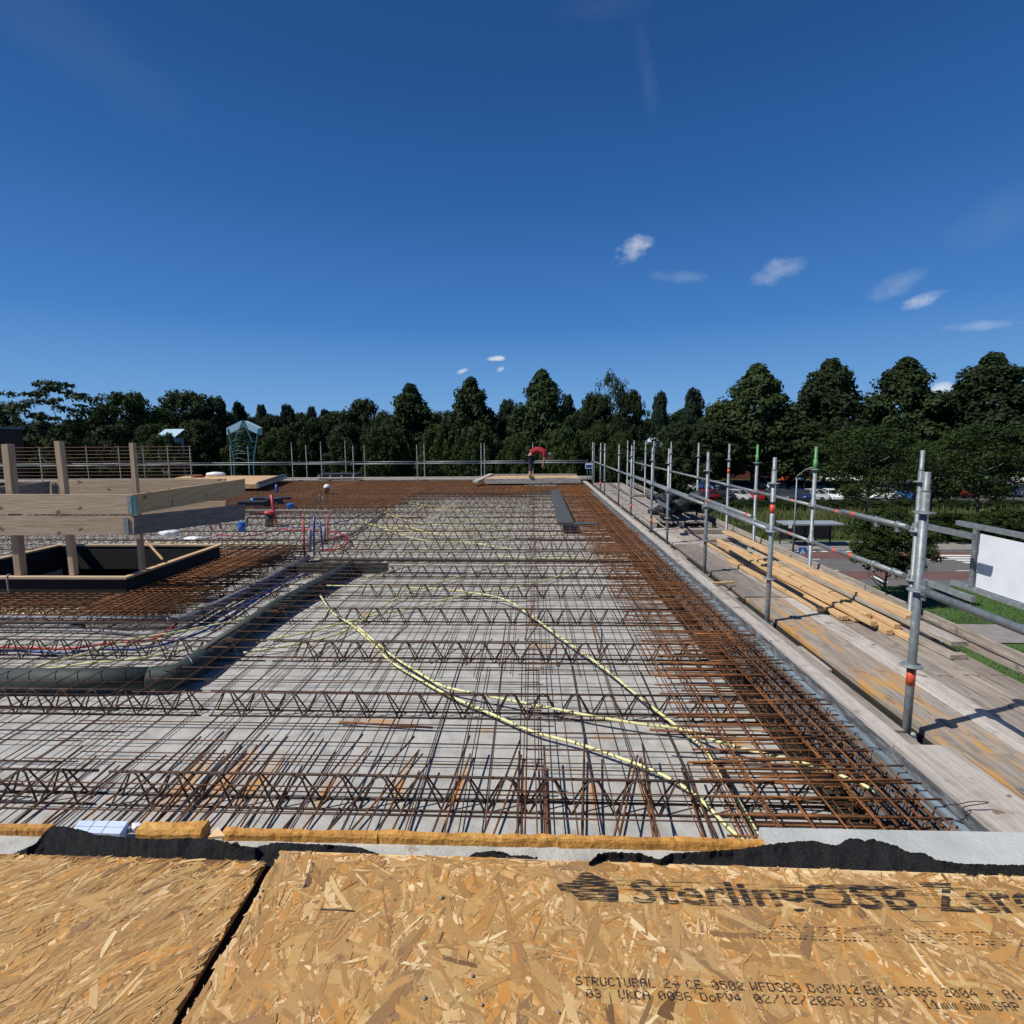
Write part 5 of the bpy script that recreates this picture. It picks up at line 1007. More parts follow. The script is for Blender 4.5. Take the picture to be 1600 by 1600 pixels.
for i in range(len(xs) - 1):
    rail((xs[i], 24.1, V(400, 726, 24.1).z + (.0 if i % 2 else .01)), (xs[i + 1], 24.1, V(400, 726, 24.1).z), 'horizontal rail of the far scaffold, %s length from the left' % ORD[i], grp='rails of the far scaffold', r=.027)
    rail((xs[i], 26.0, V(400, 723, 26).z), (xs[i + 1], 26.0, V(400, 723, 26).z), 'rear horizontal rail of the far scaffold, %s length from the left' % ORD[i], grp='rails of the far scaffold', r=.024)
for i in range(len(xs) - 1):
    g = MB(); g.box(xs[i] + .01, xs[i + 1] - .01, 23.62, 23.9, Z(1.86), Z(1.82)); tag(g.build('edge_board', 'plank_white'), 'pale edge board along the far slab edge, %s length from the left' % ORD[i], 'board', 'edge boards along the far slab edge')
    g = MB(); g.box(xs[i] + .01, xs[i + 1] - .01, 24.2, 25.9, Z(2.02), Z(1.97)); tag(g.build('far_deck', 'plank_x'), 'plank deck of the far scaffold, %s length from the left' % ORD[i], 'deck', 'plank decks of the far scaffold')
# notice board at the far corner
c = V(920, 728, 23.0); t = thing('notice_board', 'small white framed board with blue field at the far right deck corner', 'sign', c.to_tuple())
g = MB(); g.box(c.x - .15, c.x + .15, 23.0, 23.02, c.z - .12, c.z + .12); g.build('plate', 'white', t)
g = MB(); g.box(c.x - .125, c.x + .125, 22.994, 22.998, c.z - .08, c.z + .05); g.build('blue_field', 'blue', t)
for s in (-.06, .06): g = MB(); g.tube([(c.x + s, 23.03, c.z - .7), (c.x + s, 23.03, c.z)], .012, 6); g.build('leg', 'galv', t)
# stacked black sheets beyond the far edge
a, b = V(492, 741, 24.05), V(552, 741, 24.05); t = thing('material_stack', 'low dark stack of sheets beyond the far slab edge', 'stack', ((a.x + b.x) / 2, 25, a.z)); 
for k in range(3): g = MB(); g.box(a.x, b.x, 24.4, 25.4, Z(1.96) + k * .1, Z(1.96) + k * .1 + .06); g.build('sheet', 'black', t)
for k in range(4): g = MB(); xx = a.x + (b.x - a.x) * k / 3.3; g.box(xx, xx + .1, 24.35, 24.39, Z(1.96), Z(1.75)); g.build('spacer', 'plank_x', t)

# ================================================================== TIMBER PLATFORM AND WORKER
def osb_plain(): return mat('osb_far', [(.34, .2, .09), (.5, .33, .16), (.62, .45, .25)], 9, .7, .2, detail=3)
MT['osb_far'] = osb_plain()
t = thing('timber_platform', 'low timber frame with strand board top at the far right where the worker bends', 'platform', V(830, 750, 20.8).to_tuple())
f0, f1 = V(757, 752, 20.6), V(908, 751, 20.6); b0, b1 = V(772, 740, 22.6), V(905, 738, 22.6); z1 = Z(1.66)
g = MB(); g.box(f0.x, f1.x, 20.6, 20.66, Z(1.86), z1); g.build('front_board', 'plank_white', t)
g = MB(); g.box(f0.x, f1.x, 22.6, 22.66, Z(1.86), z1 + .04); g.build('rear_board', 'plank_white', t)
for k in range(3): w_ = (f1.x - f0.x) / 3; g = MB(); g.box(f0.x + k * w_ + .005, f0.x + (k + 1) * w_ - .005, 20.9, 22.55, Z(1.84), z1 - .03); g.build('strand_board', 'osb_far', t)
g = MB(); g.beam((f0.x - .35, 20.3, z1 - .1), (f0.x + .1, 22.7, z1 + .02), .22, .08); g.build('side_board', 'plank_white', t)
g = MB(); g.box(f0.x + .05, f1.x - .9, 20.67, 20.88, Z(1.86), z1 - .07); g.build('black_edge', 'black', t)
t = thing('timber_platform', 'low strand board platform at the far left behind the fence boards', 'platform', U(400, 748, 1.7).to_tuple())
P = [U(x, y, 1.66) for (x, y) in ((215, 757.5), (402, 756.5), (446, 743), (290, 743.5))]
g = MB(); dn = Vector((0, 0, -.16)); g.hexa([p + dn for p in P] + P); g.build('strand_board', 'osb_far', t)
g = MB(); g.beam(P[1] + Vector((0, 0, -.04)), P[2] + Vector((0, 0, -.04)), .1, .2); g.build('edge_board', 'plank_white', t)
g = MB(); g.beam(P[1] + Vector((.1, 0, .06)), P[2] + Vector((.0, 0, .06)), .16, .04); g.build('black_strip', 'black', t)
lump('white_bag', 'white', U(337, 744, 1.66), .45, .2, .12, 'white bag lying on the far left platform', 'bag', 2, .2, 9)
lump('brown_tool', 'brick', U(310, 746, 1.66), .3, .15, .08, 'reddish brown bundle beside the white bag on the far left platform', 'bundle', 2, .3, 4)

def skinned(name, joints, edges, m, par, sub=2):
    me = bpy.data.meshes.new(name); me.from_pydata([j[0] for j in joints], edges, []); o = bpy.data.objects.new(name, me); COL.objects.link(o)
    o.modifiers.new('s', 'SKIN'); sv = me.skin_vertices[0].data
    for i, j in enumerate(joints): sv[i].radius = (j[1], j[2] if len(j) > 2 else j[1])
    sv[0].use_root = True
    s = o.modifiers.new('u', 'SUBSURF'); s.levels = s.render_levels = sub
    dg = bpy.context.evaluated_depsgraph_get(); dg.update(); nm = bpy.data.meshes.new_from_object(o.evaluated_get(dg)); bpy.data.objects.remove(o)
    nm.name = name; nm.materials.clear(); nm.materials.append(MT[m])
    for p in nm.polygons: p.use_smooth = True
    q = bpy.data.objects.new(name, nm); COL.objects.link(q); q.parent = par; return q
fx = V(829, 747, 20.75); wk = thing('person', 'person in a red shirt and dark trousers bending far forward on the platform', 'person', (fx.x, 20.75, z1))
# local frame: x right (bending direction), z up from the feet
Bd = [((0, 0, .86), .15, .13), ((.13, 0, 1.02), .15, .13), ((.33, 0, 1.10), .155, .14), ((.50, 0, 1.03), .14, .15), ((.57, 0, .95), .055), ((.62, 0, .90), .05)]
Bd += [((-.02, -.09, .80), .095), ((.04, -.11, .45), .062), ((-.03, -.12, .08), .045), ((.05, -.12, .04), .045), ((.15, -.12, .03), .035)]
Bd += [((-.02, .09, .80), .095), ((.02, .11, .45), .062), ((-.05, .12, .08), .045), ((.03, .12, .04), .045), ((.13, .12, .03), .035)]
Bd += [((.49, -.19, .98), .055), ((.50, -.21, .72), .042), ((.44, -.17, .50), .032), ((.43, -.16, .43), .035)]
Bd += [((.49, .19, .98), .055), ((.52, .21, .72), .042), ((.47, .17, .52), .032), ((.46, .16, .45), .035)]
E = [(0, 1), (1, 2), (2, 3), (3, 4), (4, 5), (0, 6), (6, 7), (7, 8), (8, 9), (9, 10), (0, 11), (11, 12), (12, 13), (13, 14), (14, 15), (3, 16), (16, 17), (17, 18), (18, 19), (3, 20), (20, 21), (21, 22), (22, 23)]
skinned('body', Bd, E, 'skin', wk)
skinned('shirt', [((-.03, 0, .93), .17, .15), ((.13, 0, 1.03), .178, .155), ((.33, 0, 1.115), .175, .16), ((.50, 0, 1.045), .16, .17), ((.555, 0, .99), .09), ((.49, -.2, .98), .078), ((.50, -.215, .80), .062), ((.49, .2, .98), .078), ((.515, .215, .80), .062)], [(0, 1), (1, 2), (2, 3), (3, 4), (3, 5), (5, 6), (3, 7), (7, 8)], 'shirt_red', wk)
skinned('trousers', [((-.01, 0, .86), .17, .15), ((-.02, -.1, .78), .118), ((.035, -.115, .45), .085), ((-.01, -.12, .27), .07), ((-.02, .1, .78), .118), ((.02, .115, .45), .085), ((-.03, .12, .27), .07)], [(0, 1), (1, 2), (2, 3), (0, 4), (4, 5), (5, 6)], 'trousers', wk)
for s in (-.12, .12): skinned('boot', [((-.04, s, .13), .058), ((-.04, s, .05), .058), ((.06, s, .045), .05), ((.15, s, .035), .042)], [(0, 1), (1, 2), (2, 3)], 'boot', wk, 1)
wk.scale = (1.12, 1.12, 1.05)
def ball(name, c, r, m, par, sc=(1, 1, 1), sub=3):
    bm_ = bmesh.new(); bmesh.ops.create_icosphere(bm_, subdivisions=sub, radius=r)
    for v in bm_.verts: v.co = Vector((v.co.x * sc[0], v.co.y * sc[1], v.co.z * sc[2])) + Vector(c)
    me = bpy.data.meshes.new(name); bm_.to_mesh(me); bm_.free(); me.materials.append(MT[m]); [setattr(p, 'use_smooth', True) for p in me.polygons]; o = bpy.data.objects.new(name, me); COL.objects.link(o); o.parent = par; return o
hd = ball('head', (.68, 0, .85), .105, 'skin', wk, (.95, .82, 1.12))
ball('hair', (.685, 0, .885), .108, 'hair', wk, (.98, .88, 1.02)); ball('nose', (.715, 0, .752), .018, 'skin', hd, (1, .8, 1.3), 1)
for s in (-1, 1): ball('ear', (.66, s * .088, .84), .026, 'skin', hd, (.9, .4, 1.2), 1); ball('eye', (.745, s * .035, .80), .011, 'hair', hd, (1, 1, 1), 1)
for s in (-1, 1):
    for k in range(5):
        a = Vector((.435 + .012 * k if s < 0 else .465 + .012 * k, s * .16 + (k - 2) * .004, .42)); g = MB(); g.tube([a, a + Vector((.012, 0, -.035)), a + Vector((.006, 0, -.065 + .006 * abs(k - 2)))], .008, 5, radii=[.009, .008, .006])
        me = bpy.data.meshes.new('finger'); me.from_pydata(g.v, [], g.f); me.materials.append(MT['skin']); o = bpy.data.objects.new('finger', me); COL.objects.link(o); o.parent = wk
# ================================================================== FOREGROUND
HO = .95
fw = thing('concrete_wall', 'grey concrete wall top running crosswise behind the strand boards', 'wall', (0, 1.1, Z(1.02)))
g = MB(); WF = U(600, 1319, 1.0).y; WB = U(600, 1301, .985).y; g.box(-4, 3.4, .96, WB + .004, 0, Z(1.0)); g.build('wall', 'concrete2', fw)
g = MB(); g.box(-4, 3.4, -2.5, 1.02, Z(1.6), Z(.99)); g.build('roof_slab', 'concrete2', fw)
a = U(1190, 1347, .965)
cb = thing('concrete_block', 'smooth light grey concrete coping block with a brown stain at right', 'block', (a.x + .7, 1.2, Z(1.0)))
MT['coping'] = mat('coping_concrete', [(.36, .375, .36), (.44, .455, .44), (.5, .515, .50)], 7, .9, .3, bscale=90, extra=patch((.16, .08, .04), 5.5, .665, .70, .8, seed=6.3))
g = MB(); x0 = U(1191, 1300, .962).x; yb = U(1200, 1292, .962).y; g.beam((x0, yb - .065, Z(.985)), (3.3, yb - .055, Z(.985)), .13, .046, cham=.003); g.build('coping', 'coping', cb)
# orange foam strip in a few cracked lengths
def strip(x0, x1, y0, y1, z0, z1, seed, dy=0):
    g = MB(); n = max(6, int((x1 - x0) / .012)); prof = [(0, 0), (0, .75), (.15, 1), (.85, 1), (1, .7), (1, 0)]; b = len(g.v)
    for i in range(n + 1):
        x = x0 + (x1 - x0) * i / n
        for (u, v) in prof:
            k = noise.noise(Vector((x * 30, u * 3, seed))) * .0022 + noise.noise(Vector((x * 7, v, seed + 4))) * .003
            g.v.append(Vector((x, y0 + (y1 - y0) * u + dy * (x - x0) + k, z0 + (z1 - z0) * v + (k if v > 0 else 0))))
    m = len(prof)
    for i in range(n):
        for j in range(m - 1): g.f.append((b + i * m + j, b + (i + 1) * m + j, b + (i + 1) * m + j + 1, b + i * m + j + 1)); g.sm.append(False)
    g.f.append(tuple(b + j for j in range(m))); g.f.append(tuple(b + n * m + j for j in reversed(range(m)))); g.sm += [False, False]
    for f_ in range(len(g.f)): g.f[f_] = tuple(reversed(g.f[f_]))
    return g
ft = thing('foam_strip', 'orange-brown foam strip lying along the back of the concrete wall', 'foam strip', (0, 1.25, Z(1.0)))
cuts = [(-2.6, U(20, 1305, .99).x), (U(20.5, 1305, .99).x, U(72, 1305, .99).x), (U(345, 1310, .99).x, U(590, 1310, .99).x), (U(591, 1310, .99).x, U(872, 1310, .99).x), (U(873, 1310, .99).x, U(1050, 1310, .99).x), (U(1051, 1310, .99).x, U(1190, 1315, .99).x)]
for i, (a_, b_) in enumerate(cuts): strip(a_, b_, WF, WB, Z(1.001), Z(.978), i * 3).build('length', 'foam_orange', ft)
# blue foam board, wool, wood chip, foam blob
c = U(155, 1295, .975); t = thing('blue_foam_board', 'small pale blue foam board with pencil grid lines on the wall top', 'foam board', c.to_tuple())
g = MB(); A, B, C_, D = U(110, 1300, .955), U(187, 1303, .955), U(200, 1283, .955), U(124, 1282, .955); dn = Vector((0, 0, -.03)); g.hexa([A + dn, B + dn, C_ + dn, D + dn, A, B, C_, D]); g.build('board', 'styro_blue', t)
g = MB()
for f in (.33, .62): g.tube([A.lerp(B, f) + Vector((0, 0, .0005)), D.lerp(C_, f) + Vector((0, 0, .0005))], .0005, 4)
g.tube([A.lerp(D, .5) + Vector((0, 0, .0005)), B.lerp(C_, .5) + Vector((0, 0, .0005))], .0005, 4); g.build('grid_lines', 'pipe_grey', t)
lump('foam_blob', 'white', U(213, 1299, .985), .016, .012, .012, 'white foam blob between the blue board and the wool', 'foam', 3, .4, 2)
lump('mineral_wool', 'wool', U(258, 1300, .985), .03, .014, .010, 'yellow mineral wool tuft poking out behind the bitumen flap, left one', 'wool', 4, .5, 2)
lump('mineral_wool', 'wool', U(300, 1302, .985), .024, .014, .010, 'yellow mineral wool tuft poking out behind the bitumen flap, right one', 'wool', 4, .5, 7)
g = strip(U(222, 1290, .97).x, U(322, 1290, .97).x, WB - .035, WB + .004, Z(1.0), Z(.965), 9, .03); tag(g.build('foam_offcut', 'foam_orange'), 'thick orange-brown foam offcut lying askew above the yellow wool', 'foam')
A, B, C_ = U(325, 1308, .962), U(352, 1306, .958), U(340, 1292, .95); g = MB(); dn = Vector((0, 0, -.006)); b_ = 0; g.v = [A, B, C_, A + dn, B + dn, C_ + dn]; g.f = [(0, 1, 2), (5, 4, 3), (0, 3, 4, 1), (1, 4, 5, 2), (2, 5, 3, 0)]; g.sm = [False] * 5
MT['chip'] = mat('pale_wood_chip', [(.6, .38, .18), (.75, .52, .3)], 20, .8); tag(g.build('wood_chip', 'chip'), 'pale broken strand board chip leaning on the foam strip', 'wood chip')

# bitumen membrane: flat sheet under the boards plus ragged flaps
mb = thing('bitumen_sheet', 'black gritty bitumen sheet under the strand boards, seen in the joint', 'membrane', (0, .6, Z(.975)))
g = MB(); g.box(-3, 3.2, -1.5, 1.06, Z(.988), Z(.972)); g.build('sheet', 'membrane', mb)
def flap(top, bot, htop, hbot, label, seed, lift=None):
    # top/bot: pixel polylines; resampled and joined by a bent, crumpled sheet with thickness
    def samp(pl, n):
        xs = [p[0] for p in pl]; out = []
        for i in range(n + 1):
            x = pl[0][0] + (pl[-1][0] - pl[0][0]) * i / n
            for j in range(len(pl) - 1):
                if pl[j][0] <= x <= pl[j + 1][0] or j == len(pl) - 2:
                    f = (x - pl[j][0]) / max(1e-6, pl[j + 1][0] - pl[j][0]); out.append((x, pl[j][1] + (pl[j + 1][1] - pl[j][1]) * min(1, max(0, f)))); break
        return out
    n = int((top[-1][0] - top[0][0]) / 2.2); T = samp(top, n); B_ = [(x, y + 9) for (x, y) in samp(bot, n)]; g = MB(); m = 9; rows = []
    for i in range(n + 1):
        col = []
        for j in range(m):
            f = j / (m - 1); jag = noise.noise(Vector((T[i][0] * .19, seed, 0))) * 2.2 + noise.noise(Vector((T[i][0] * .6, seed, 5))) * 1.3
            ht = htop(T[i][0]) if callable(htop) else htop
            h = hbot + (ht - hbot) * f ** 1.3 + noise.noise(Vector((T[i][0] * .045, f * 2.5, seed))) * .010 * f + noise.noise(Vector((T[i][0] * .11, f * 4, seed + 2))) * .004 * f + noise.noise(Vector((T[i][0] * .3, f * 7, seed))) * .0009
            x = B_[i][0] + (T[i][0] - B_[i][0]) * f; y = B_[i][1] + (T[i][1] + jag - B_[i][1]) * f
            col.append(U(x, y, h))
        rows.append(col)
    for c_ in rows: g.v += c_
    for c_ in rows: g.v += [p - Vector((0, 0, .004)) for p in c_]
    k0 = (n + 1) * m
    for i in range(n):
        for j in range(m - 1):
            q = (i * m + j, (i + 1) * m + j, (i + 1) * m + j + 1, i * m + j + 1); g.f.append(q); g.sm.append(True); g.f.append(tuple(k0 + v for v in reversed(q))); g.sm.append(True)
        j = m - 1; g.f.append((i * m + j, (i + 1) * m + j, k0 + (i + 1) * m + j, k0 + i * m + j)); g.sm.append(False)
    return tag(g.build('bitumen_flap', 'membrane'), label, 'membrane', 'ragged bitumen flaps')
flap([(-40, 1342), (20, 1334), (56, 1318), (72, 1297), (84, 1291), (100, 1291), (125, 1296), (150, 1304), (175, 1306), (200, 1309), (250, 1311), (300, 1309), (345, 1313), (375, 1321), (400, 1324), (430, 1316), (470, 1318), (520, 1320), (560, 1323), (580, 1330), (602, 1338)],
     [(-40, 1350), (0, 1348), (100, 1350), (250, 1352), (420, 1352), (430, 1345), (602, 1342)], lambda x: .935 if 40 < x < 400 else .95, .966, 'black ragged bitumen flap lifting over the wall at left', 3)
flap([(733, 1338), (742, 1332), (772, 1329), (786, 1331), (800, 1337), (818, 1336), (840, 1340)], [(733, 1346), (840, 1352)], .955, .966, 'small black torn bitumen scrap in the middle', 5)
flap([(920, 1347), (935, 1334), (955, 1331), (975, 1332), (1000, 1333), (1030, 1343), (1048, 1333), (1090, 1331), (1130, 1328), (1160, 1326), (1185, 1322), (1215, 1317), (1270, 1313), (1290, 1318), (1302, 1320), (1308, 1321), (1314, 1317), (1325, 1310), (1345, 1310), (1351, 1315), (1360, 1310), (1374, 1314), (1400, 1321), (1418, 1331), (1445, 1333), (1462, 1343), (1500, 1349), (1560, 1351), (1680, 1352)],
     [(920, 1354), (1200, 1362), (1450, 1376), (1680, 1390)], .935, .966, 'black ragged bitumen flap lying over the coping block at right', 8)

# ------------------------------------------------------------------ strand boards
def osb_mat():
    m = bpy.data.materials.new('strand_board'); m.use_nodes = True; t = m.node_tree; n = t.nodes; l = t.links; b = n['Principled BSDF']; b.inputs['Roughness'].default_value = .62; b.inputs['Specular IOR Level'].default_value = .35
    at = n.new('ShaderNodeAttribute'); at.attribute_name = 'strand'; uv = n.new('ShaderNodeUVMap'); uv.uv_map = 'grain'
    cr = n.new('ShaderNodeValToRGB'); e = cr.color_ramp.elements; cols = [(0, (.13, .07, .03)), (.1, (.24, .14, .065)), (.25, (.34, .185, .062)), (.5, (.46, .275, .098)), (.7, (.54, .345, .13)), (.88, (.70, .49, .22)), (1, (.86, .67, .38))]
    while len(e) < len(cols): e.new(.5)
    for i, (p, c) in enumerate(cols): e[i].position = p; e[i].color = (*c, 1)
    sp = n.new('ShaderNodeSeparateColor'); l.new(at.outputs['Color'], sp.inputs[0]); l.new(sp.outputs[0], cr.inputs[0])
    mp = n.new('ShaderNodeMapping'); mp.inputs['Scale'].default_value = (6, 190, 1); l.new(uv.outputs[0], mp.inputs[0])
    z = n.new('ShaderNodeTexNoise'); z.inputs['Scale'].default_value = 1; z.inputs['Detail'].default_value = 7; z.inputs['Roughness'].default_value = .65; z.inputs['Distortion'].default_value = .8; l.new(mp.outputs[0], z.inputs['Vector'])
    mr = n.new('ShaderNodeMapRange'); mr.inputs[1].default_value = .28; mr.inputs[2].default_value = .72; mr.inputs[3].default_value = .38; mr.inputs[4].default_value = 1.5; l.new(z.outputs[0], mr.inputs[0])
    mx = n.new('ShaderNodeMixRGB'); mx.blend_type = 'MULTIPLY'; mx.inputs[0].default_value = 1; l.new(cr.outputs[0], mx.inputs[1]); l.new(mr.outputs[0], mx.inputs[2])
    # resin tint varies per strand, grey weathering in patches
    mo = n.new('ShaderNodeMixRGB'); mo.inputs[2].default_value = (.52, .24, .055, 1); ml = n.new('ShaderNodeMath'); ml.operation = 'MULTIPLY'; ml.inputs[1].default_value = .5; l.new(sp.outputs[1], ml.inputs[0]); l.new(ml.outputs[0], mo.inputs[0]); l.new(mx.outputs[0], mo.inputs[1])
    tc = n.new('ShaderNodeTexCoord'); z2 = n.new('ShaderNodeTexNoise'); z2.inputs['Scale'].default_value = 9; z2.inputs['Detail'].default_value = 6; l.new(tc.outputs['Object'], z2.inputs['Vector'])
    m2 = n.new('ShaderNodeMapRange'); m2.inputs[1].default_value = .45; m2.inputs[2].default_value = .75; m2.inputs[4].default_value = .24; l.new(z2.outputs[0], m2.inputs[0])
    m3 = n.new('ShaderNodeMixRGB'); m3.inputs[2].default_value = (.25, .19, .15, 1); l.new(m2.outputs[0], m3.inputs[0]); l.new(mo.outputs[0], m3.inputs[1])
    z4 = n.new('ShaderNodeTexNoise'); z4.inputs['Scale'].default_value = 55; z4.inputs['Detail'].default_value = 6; l.new(tc.outputs['Object'], z4.inputs['Vector'])
    m5 = n.new('ShaderNodeMapRange'); m5.inputs[1].default_value = .60; m5.inputs[2].default_value = .72; m5.inputs[4].default_value = .5; l.new(z4.outputs[0], m5.inputs[0])
    m6 = n.new('ShaderNodeMixRGB'); m6.inputs[2].default_value = (.13, .08, .045, 1); l.new(m5.outputs[0], m6.inputs[0]); l.new(m3.outputs[0], m6.inputs[1]); l.new(m6.outputs[0], b.inputs['Base Color'])
    bp = n.new('ShaderNodeBump'); bp.inputs['Strength'].default_value = .35; bp.inputs['Distance'].default_value = .0012; l.new(z.outputs[0], bp.inputs['Height']); l.new(bp.outputs[0], b.inputs['Normal']); return m
MT['osb'] = osb_mat()
def osb(corners, seed, count, dirang, spread, label, lmin=.035, lmax=.12, wmin=.003, wmax=.02, tint=.0):
    rs = random.Random(seed); P = [Vector(c) for c in corners]; zt = P[0].z
    g = MB(); dn = Vector((0, 0, -.015)); g.hexa([p + dn for p in P] + P); nb = len(g.f); strand = [(.35, 0, 0)] * nb; uvs = [[(v.x, v.y) for v in [g.v[i] for i in f]] for f in g.f]
    def inside(p):
        for i in range(4):
            a, b = P[i], P[(i + 1) % 4]
            if (b.x - a.x) * (p.y - a.y) - (b.y - a.y) * (p.x - a.x) < -.006: return False
        return True
    x0, x1 = min(p.x for p in P), max(p.x for p in P); y0, y1 = min(p.y for p in P), max(p.y for p in P); k = 0
    while k < count:
        c = Vector((rs.uniform(x0, x1), rs.uniform(y0, y1), 0)); a = rs.gauss(dirang, spread) if rs.random() < .75 else rs.uniform(0, math.pi); big = rs.random() ** 1.7; fr = k / count
        L_ = lmin + (lmax - lmin) * rs.random() ** 1.2; W = wmin + (wmax - wmin) * big ** 1.5
        if rs.random() < .45: L_ *= .6; W *= .35
        u = Vector((math.cos(a), math.sin(a), 0)); v = Vector((-u.y, u.x, 0)); sk = rs.uniform(-.5, .5) * W; bend = rs.uniform(-.06, .06) * L_
        loc = []
        m = 10
        for s in (1, -1):
            rng_ = range(m) if s == 1 else range(m - 1, -1, -1)
            for i in rng_:
                f = i / (m - 1) * 2 - 1; w = W * .5 * (1 if abs(f) < .8 else rs.uniform(.35, .95)) * rs.uniform(.86, 1.08)
                loc.append((f * L_ * .5 + (sk * s if abs(f) > .95 else 0) + rs.uniform(-1, 1) * (.0055 * min(1, W / .012) if abs(f) > .7 else .001), s * w + bend * (1 - f * f)))
        pts = [c + u * q[0] + v * q[1] for q in loc]
        k += 1
        if not all(inside(p) for p in pts): continue
        z = zt + .0004 + .0012 * fr + rs.uniform(0, .0012); tx, ty = rs.gauss(0, .008), rs.gauss(0, .02); b = len(g.v)
        for p, q in zip(pts, loc): g.v.append(Vector((p.x, p.y, z + q[0] * tx + q[1] * ty)))
        g.f.append(tuple(range(b, b + len(pts)))) if True else None
        g.sm.append(False); off = rs.uniform(0, 9); uvs.append([(q[0] + off, q[1] + off * .37) for q in loc])
        val = min(1, max(0, rs.gauss(.46 + tint, .17) + (.3 if rs.random() < .06 else 0) - (.25 if rs.random() < .05 else 0))); strand.append((val, 1.0 if rs.random() < .09 else rs.random() * .4, 0))
    # orientation: make faces point up
    for i in range(nb, len(g.f)):
        f = g.f[i]; n_ = (g.v[f[3]] - g.v[f[0]]).cross(g.v[f[14]] - g.v[f[0]])
        if n_.z < 0: g.f[i] = tuple(reversed(f)); uvs[i] = list(reversed(uvs[i]))
    o = g.build('strand_board', 'osb'); me = o.data; uvl = me.uv_layers.new(name='grain'); ca = me.color_attributes.new('strand', 'FLOAT_COLOR', 'CORNER'); q = 0
    for i, p in enumerate(me.polygons):
        for j, li in enumerate(p.loop_indices): uvl.data[li].uv = uvs[i][j]; ca.data[li].color = (*strand[i], 1)
    return tag(o, label, 'strand board', 'strand boards in the foreground')
ho = HO + .0005
L0, L1 = U(262, 1600, ho), U(414, 1346, ho); R0, R1 = U(287, 1600, ho), U(441, 1329.5, ho)
def ext(a, b, y): return a + (b - a) * ((y - a.y) / (b.y - a.y))
lb0 = ext(L0, L1, .25); rb0 = ext(R0, R1, .25); lf = U(-60, 1334, ho); lf2 = Vector((-2.4, lf.y + .01, lf.z))
osb([(-2.4, .25, Z(ho)), (lb0.x, .25, Z(ho)), L1, lf2], 1, 26000, R(52), .36, 'strand board left of the black joint, strands running diagonally', lmin=.035, lmax=.13, wmin=.002, wmax=.018, tint=.0)
rf = U(1200, 1355, ho); rf2 = R1 + (rf - R1) * ((1.7 - R1.x) / (rf.x - R1.x))
osb([(rb0.x, .25, Z(ho)), (1.7, .25, Z(ho)), rf2, R1], 2, 21000, R(115), .8, 'strand board right of the black joint with black printed lettering', lmin=.04, lmax=.125, wmin=.004, wmax=.025)

# ------------------------------------------------------------------ lettering
def ink(name, streak):
    m = bpy.data.materials.new(name); m.use_nodes = True; t = m.node_tree; n = t.nodes; l = t.links; b = n['Principled BSDF']; b.inputs['Base Color'].default_value = (.012, .011, .012, 1); b.inputs['Roughness'].default_value = .8
    tc = n.new('ShaderNodeTexCoord'); mp = n.new('ShaderNodeMapping'); mp.inputs['Scale'].default_value = (22, 520, 1) if streak else (300, 300, 1); l.new(tc.outputs['Object'], mp.inputs[0])
    z = n.new('ShaderNodeTexNoise'); z.inputs['Scale'].default_value = 1; z.inputs['Detail'].default_value = 3; l.new(mp.outputs[0], z.inputs['Vector'])
    mr = n.new('ShaderNodeMapRange'); mr.inputs[1].default_value = .46 if streak else .30; mr.inputs[2].default_value = .52 if streak else .42; mr.inputs[3].default_value = .06 if streak else .2; mr.inputs[4].default_value = .93; l.new(z.outputs[0], mr.inputs[0]); l.new(mr.outputs[0], b.inputs['Alpha']); return m
MT['ink_streak'] = ink('printed_ink_streaky', True); MT['ink_dot'] = ink('printed_ink', False)
zi = Z(ho) + .0034
RB = [o for o in bpy.data.objects if o.name.startswith('strand_board') and 'lettering' in o.get('label', '')][0]
def put(g, name, m):
    o = g.build(name, m, RB); return o
def word(text, pa, pb, ptop, bold=.012):
    A = U(*pa, ho); B = U(*pb, ho); T = U(pa[0], ptop, ho); cu = bpy.data.curves.new('w', 'FONT'); cu.body = text; cu.offset = bold; cu.resolution_u = 3; ob = bpy.data.objects.new('w', cu); COL.objects.link(ob)
    dg = bpy.context.evaluated_depsgraph_get(); dg.update(); me = bpy.data.meshes.new_from_object(ob.evaluated_get(dg)); bpy.data.objects.remove(ob)
    xs = [v.co.x for v in me.vertices]; x0, x1 = min(xs), max(xs); cap = .70; g = MB(); X = (B - A) / (x1 - x0); Yv = (T - A) / cap
    Yv = Vector((0, Yv.length if Yv.y > 0 else -Yv.length, 0))
    for v in me.vertices: p = A + X * (v.co.x - x0) + Yv * v.co.y; g.v.append(Vector((p.x, p.y, zi)))
    for p in me.polygons:
        f = tuple(p.vertices); g.f.append(f); g.sm.append(False)
    return g
put(word('SterlingOSB', (990, 1412), (1440, 1424), 1377, .020), 'printed_word', 'ink_streak')
put(word('Zero', (1468, 1425), (1648, 1430), 1390, .020), 'printed_word', 'ink_streak')
g = MB(); pg = [(868, 1384), (893, 1381), (908, 1366), (918, 1363), (942, 1375), (960, 1380), (966, 1394), (966, 1412), (905, 1409), (893, 1397), (876, 1394)]
g.v = [Vector((U(x, y, ho).x, U(x, y, ho).y, zi)) for (x, y) in pg]; g.f = [tuple(range(len(pg)))]; g.sm = [False]; put(g, 'printed_emblem', 'ink_streak')
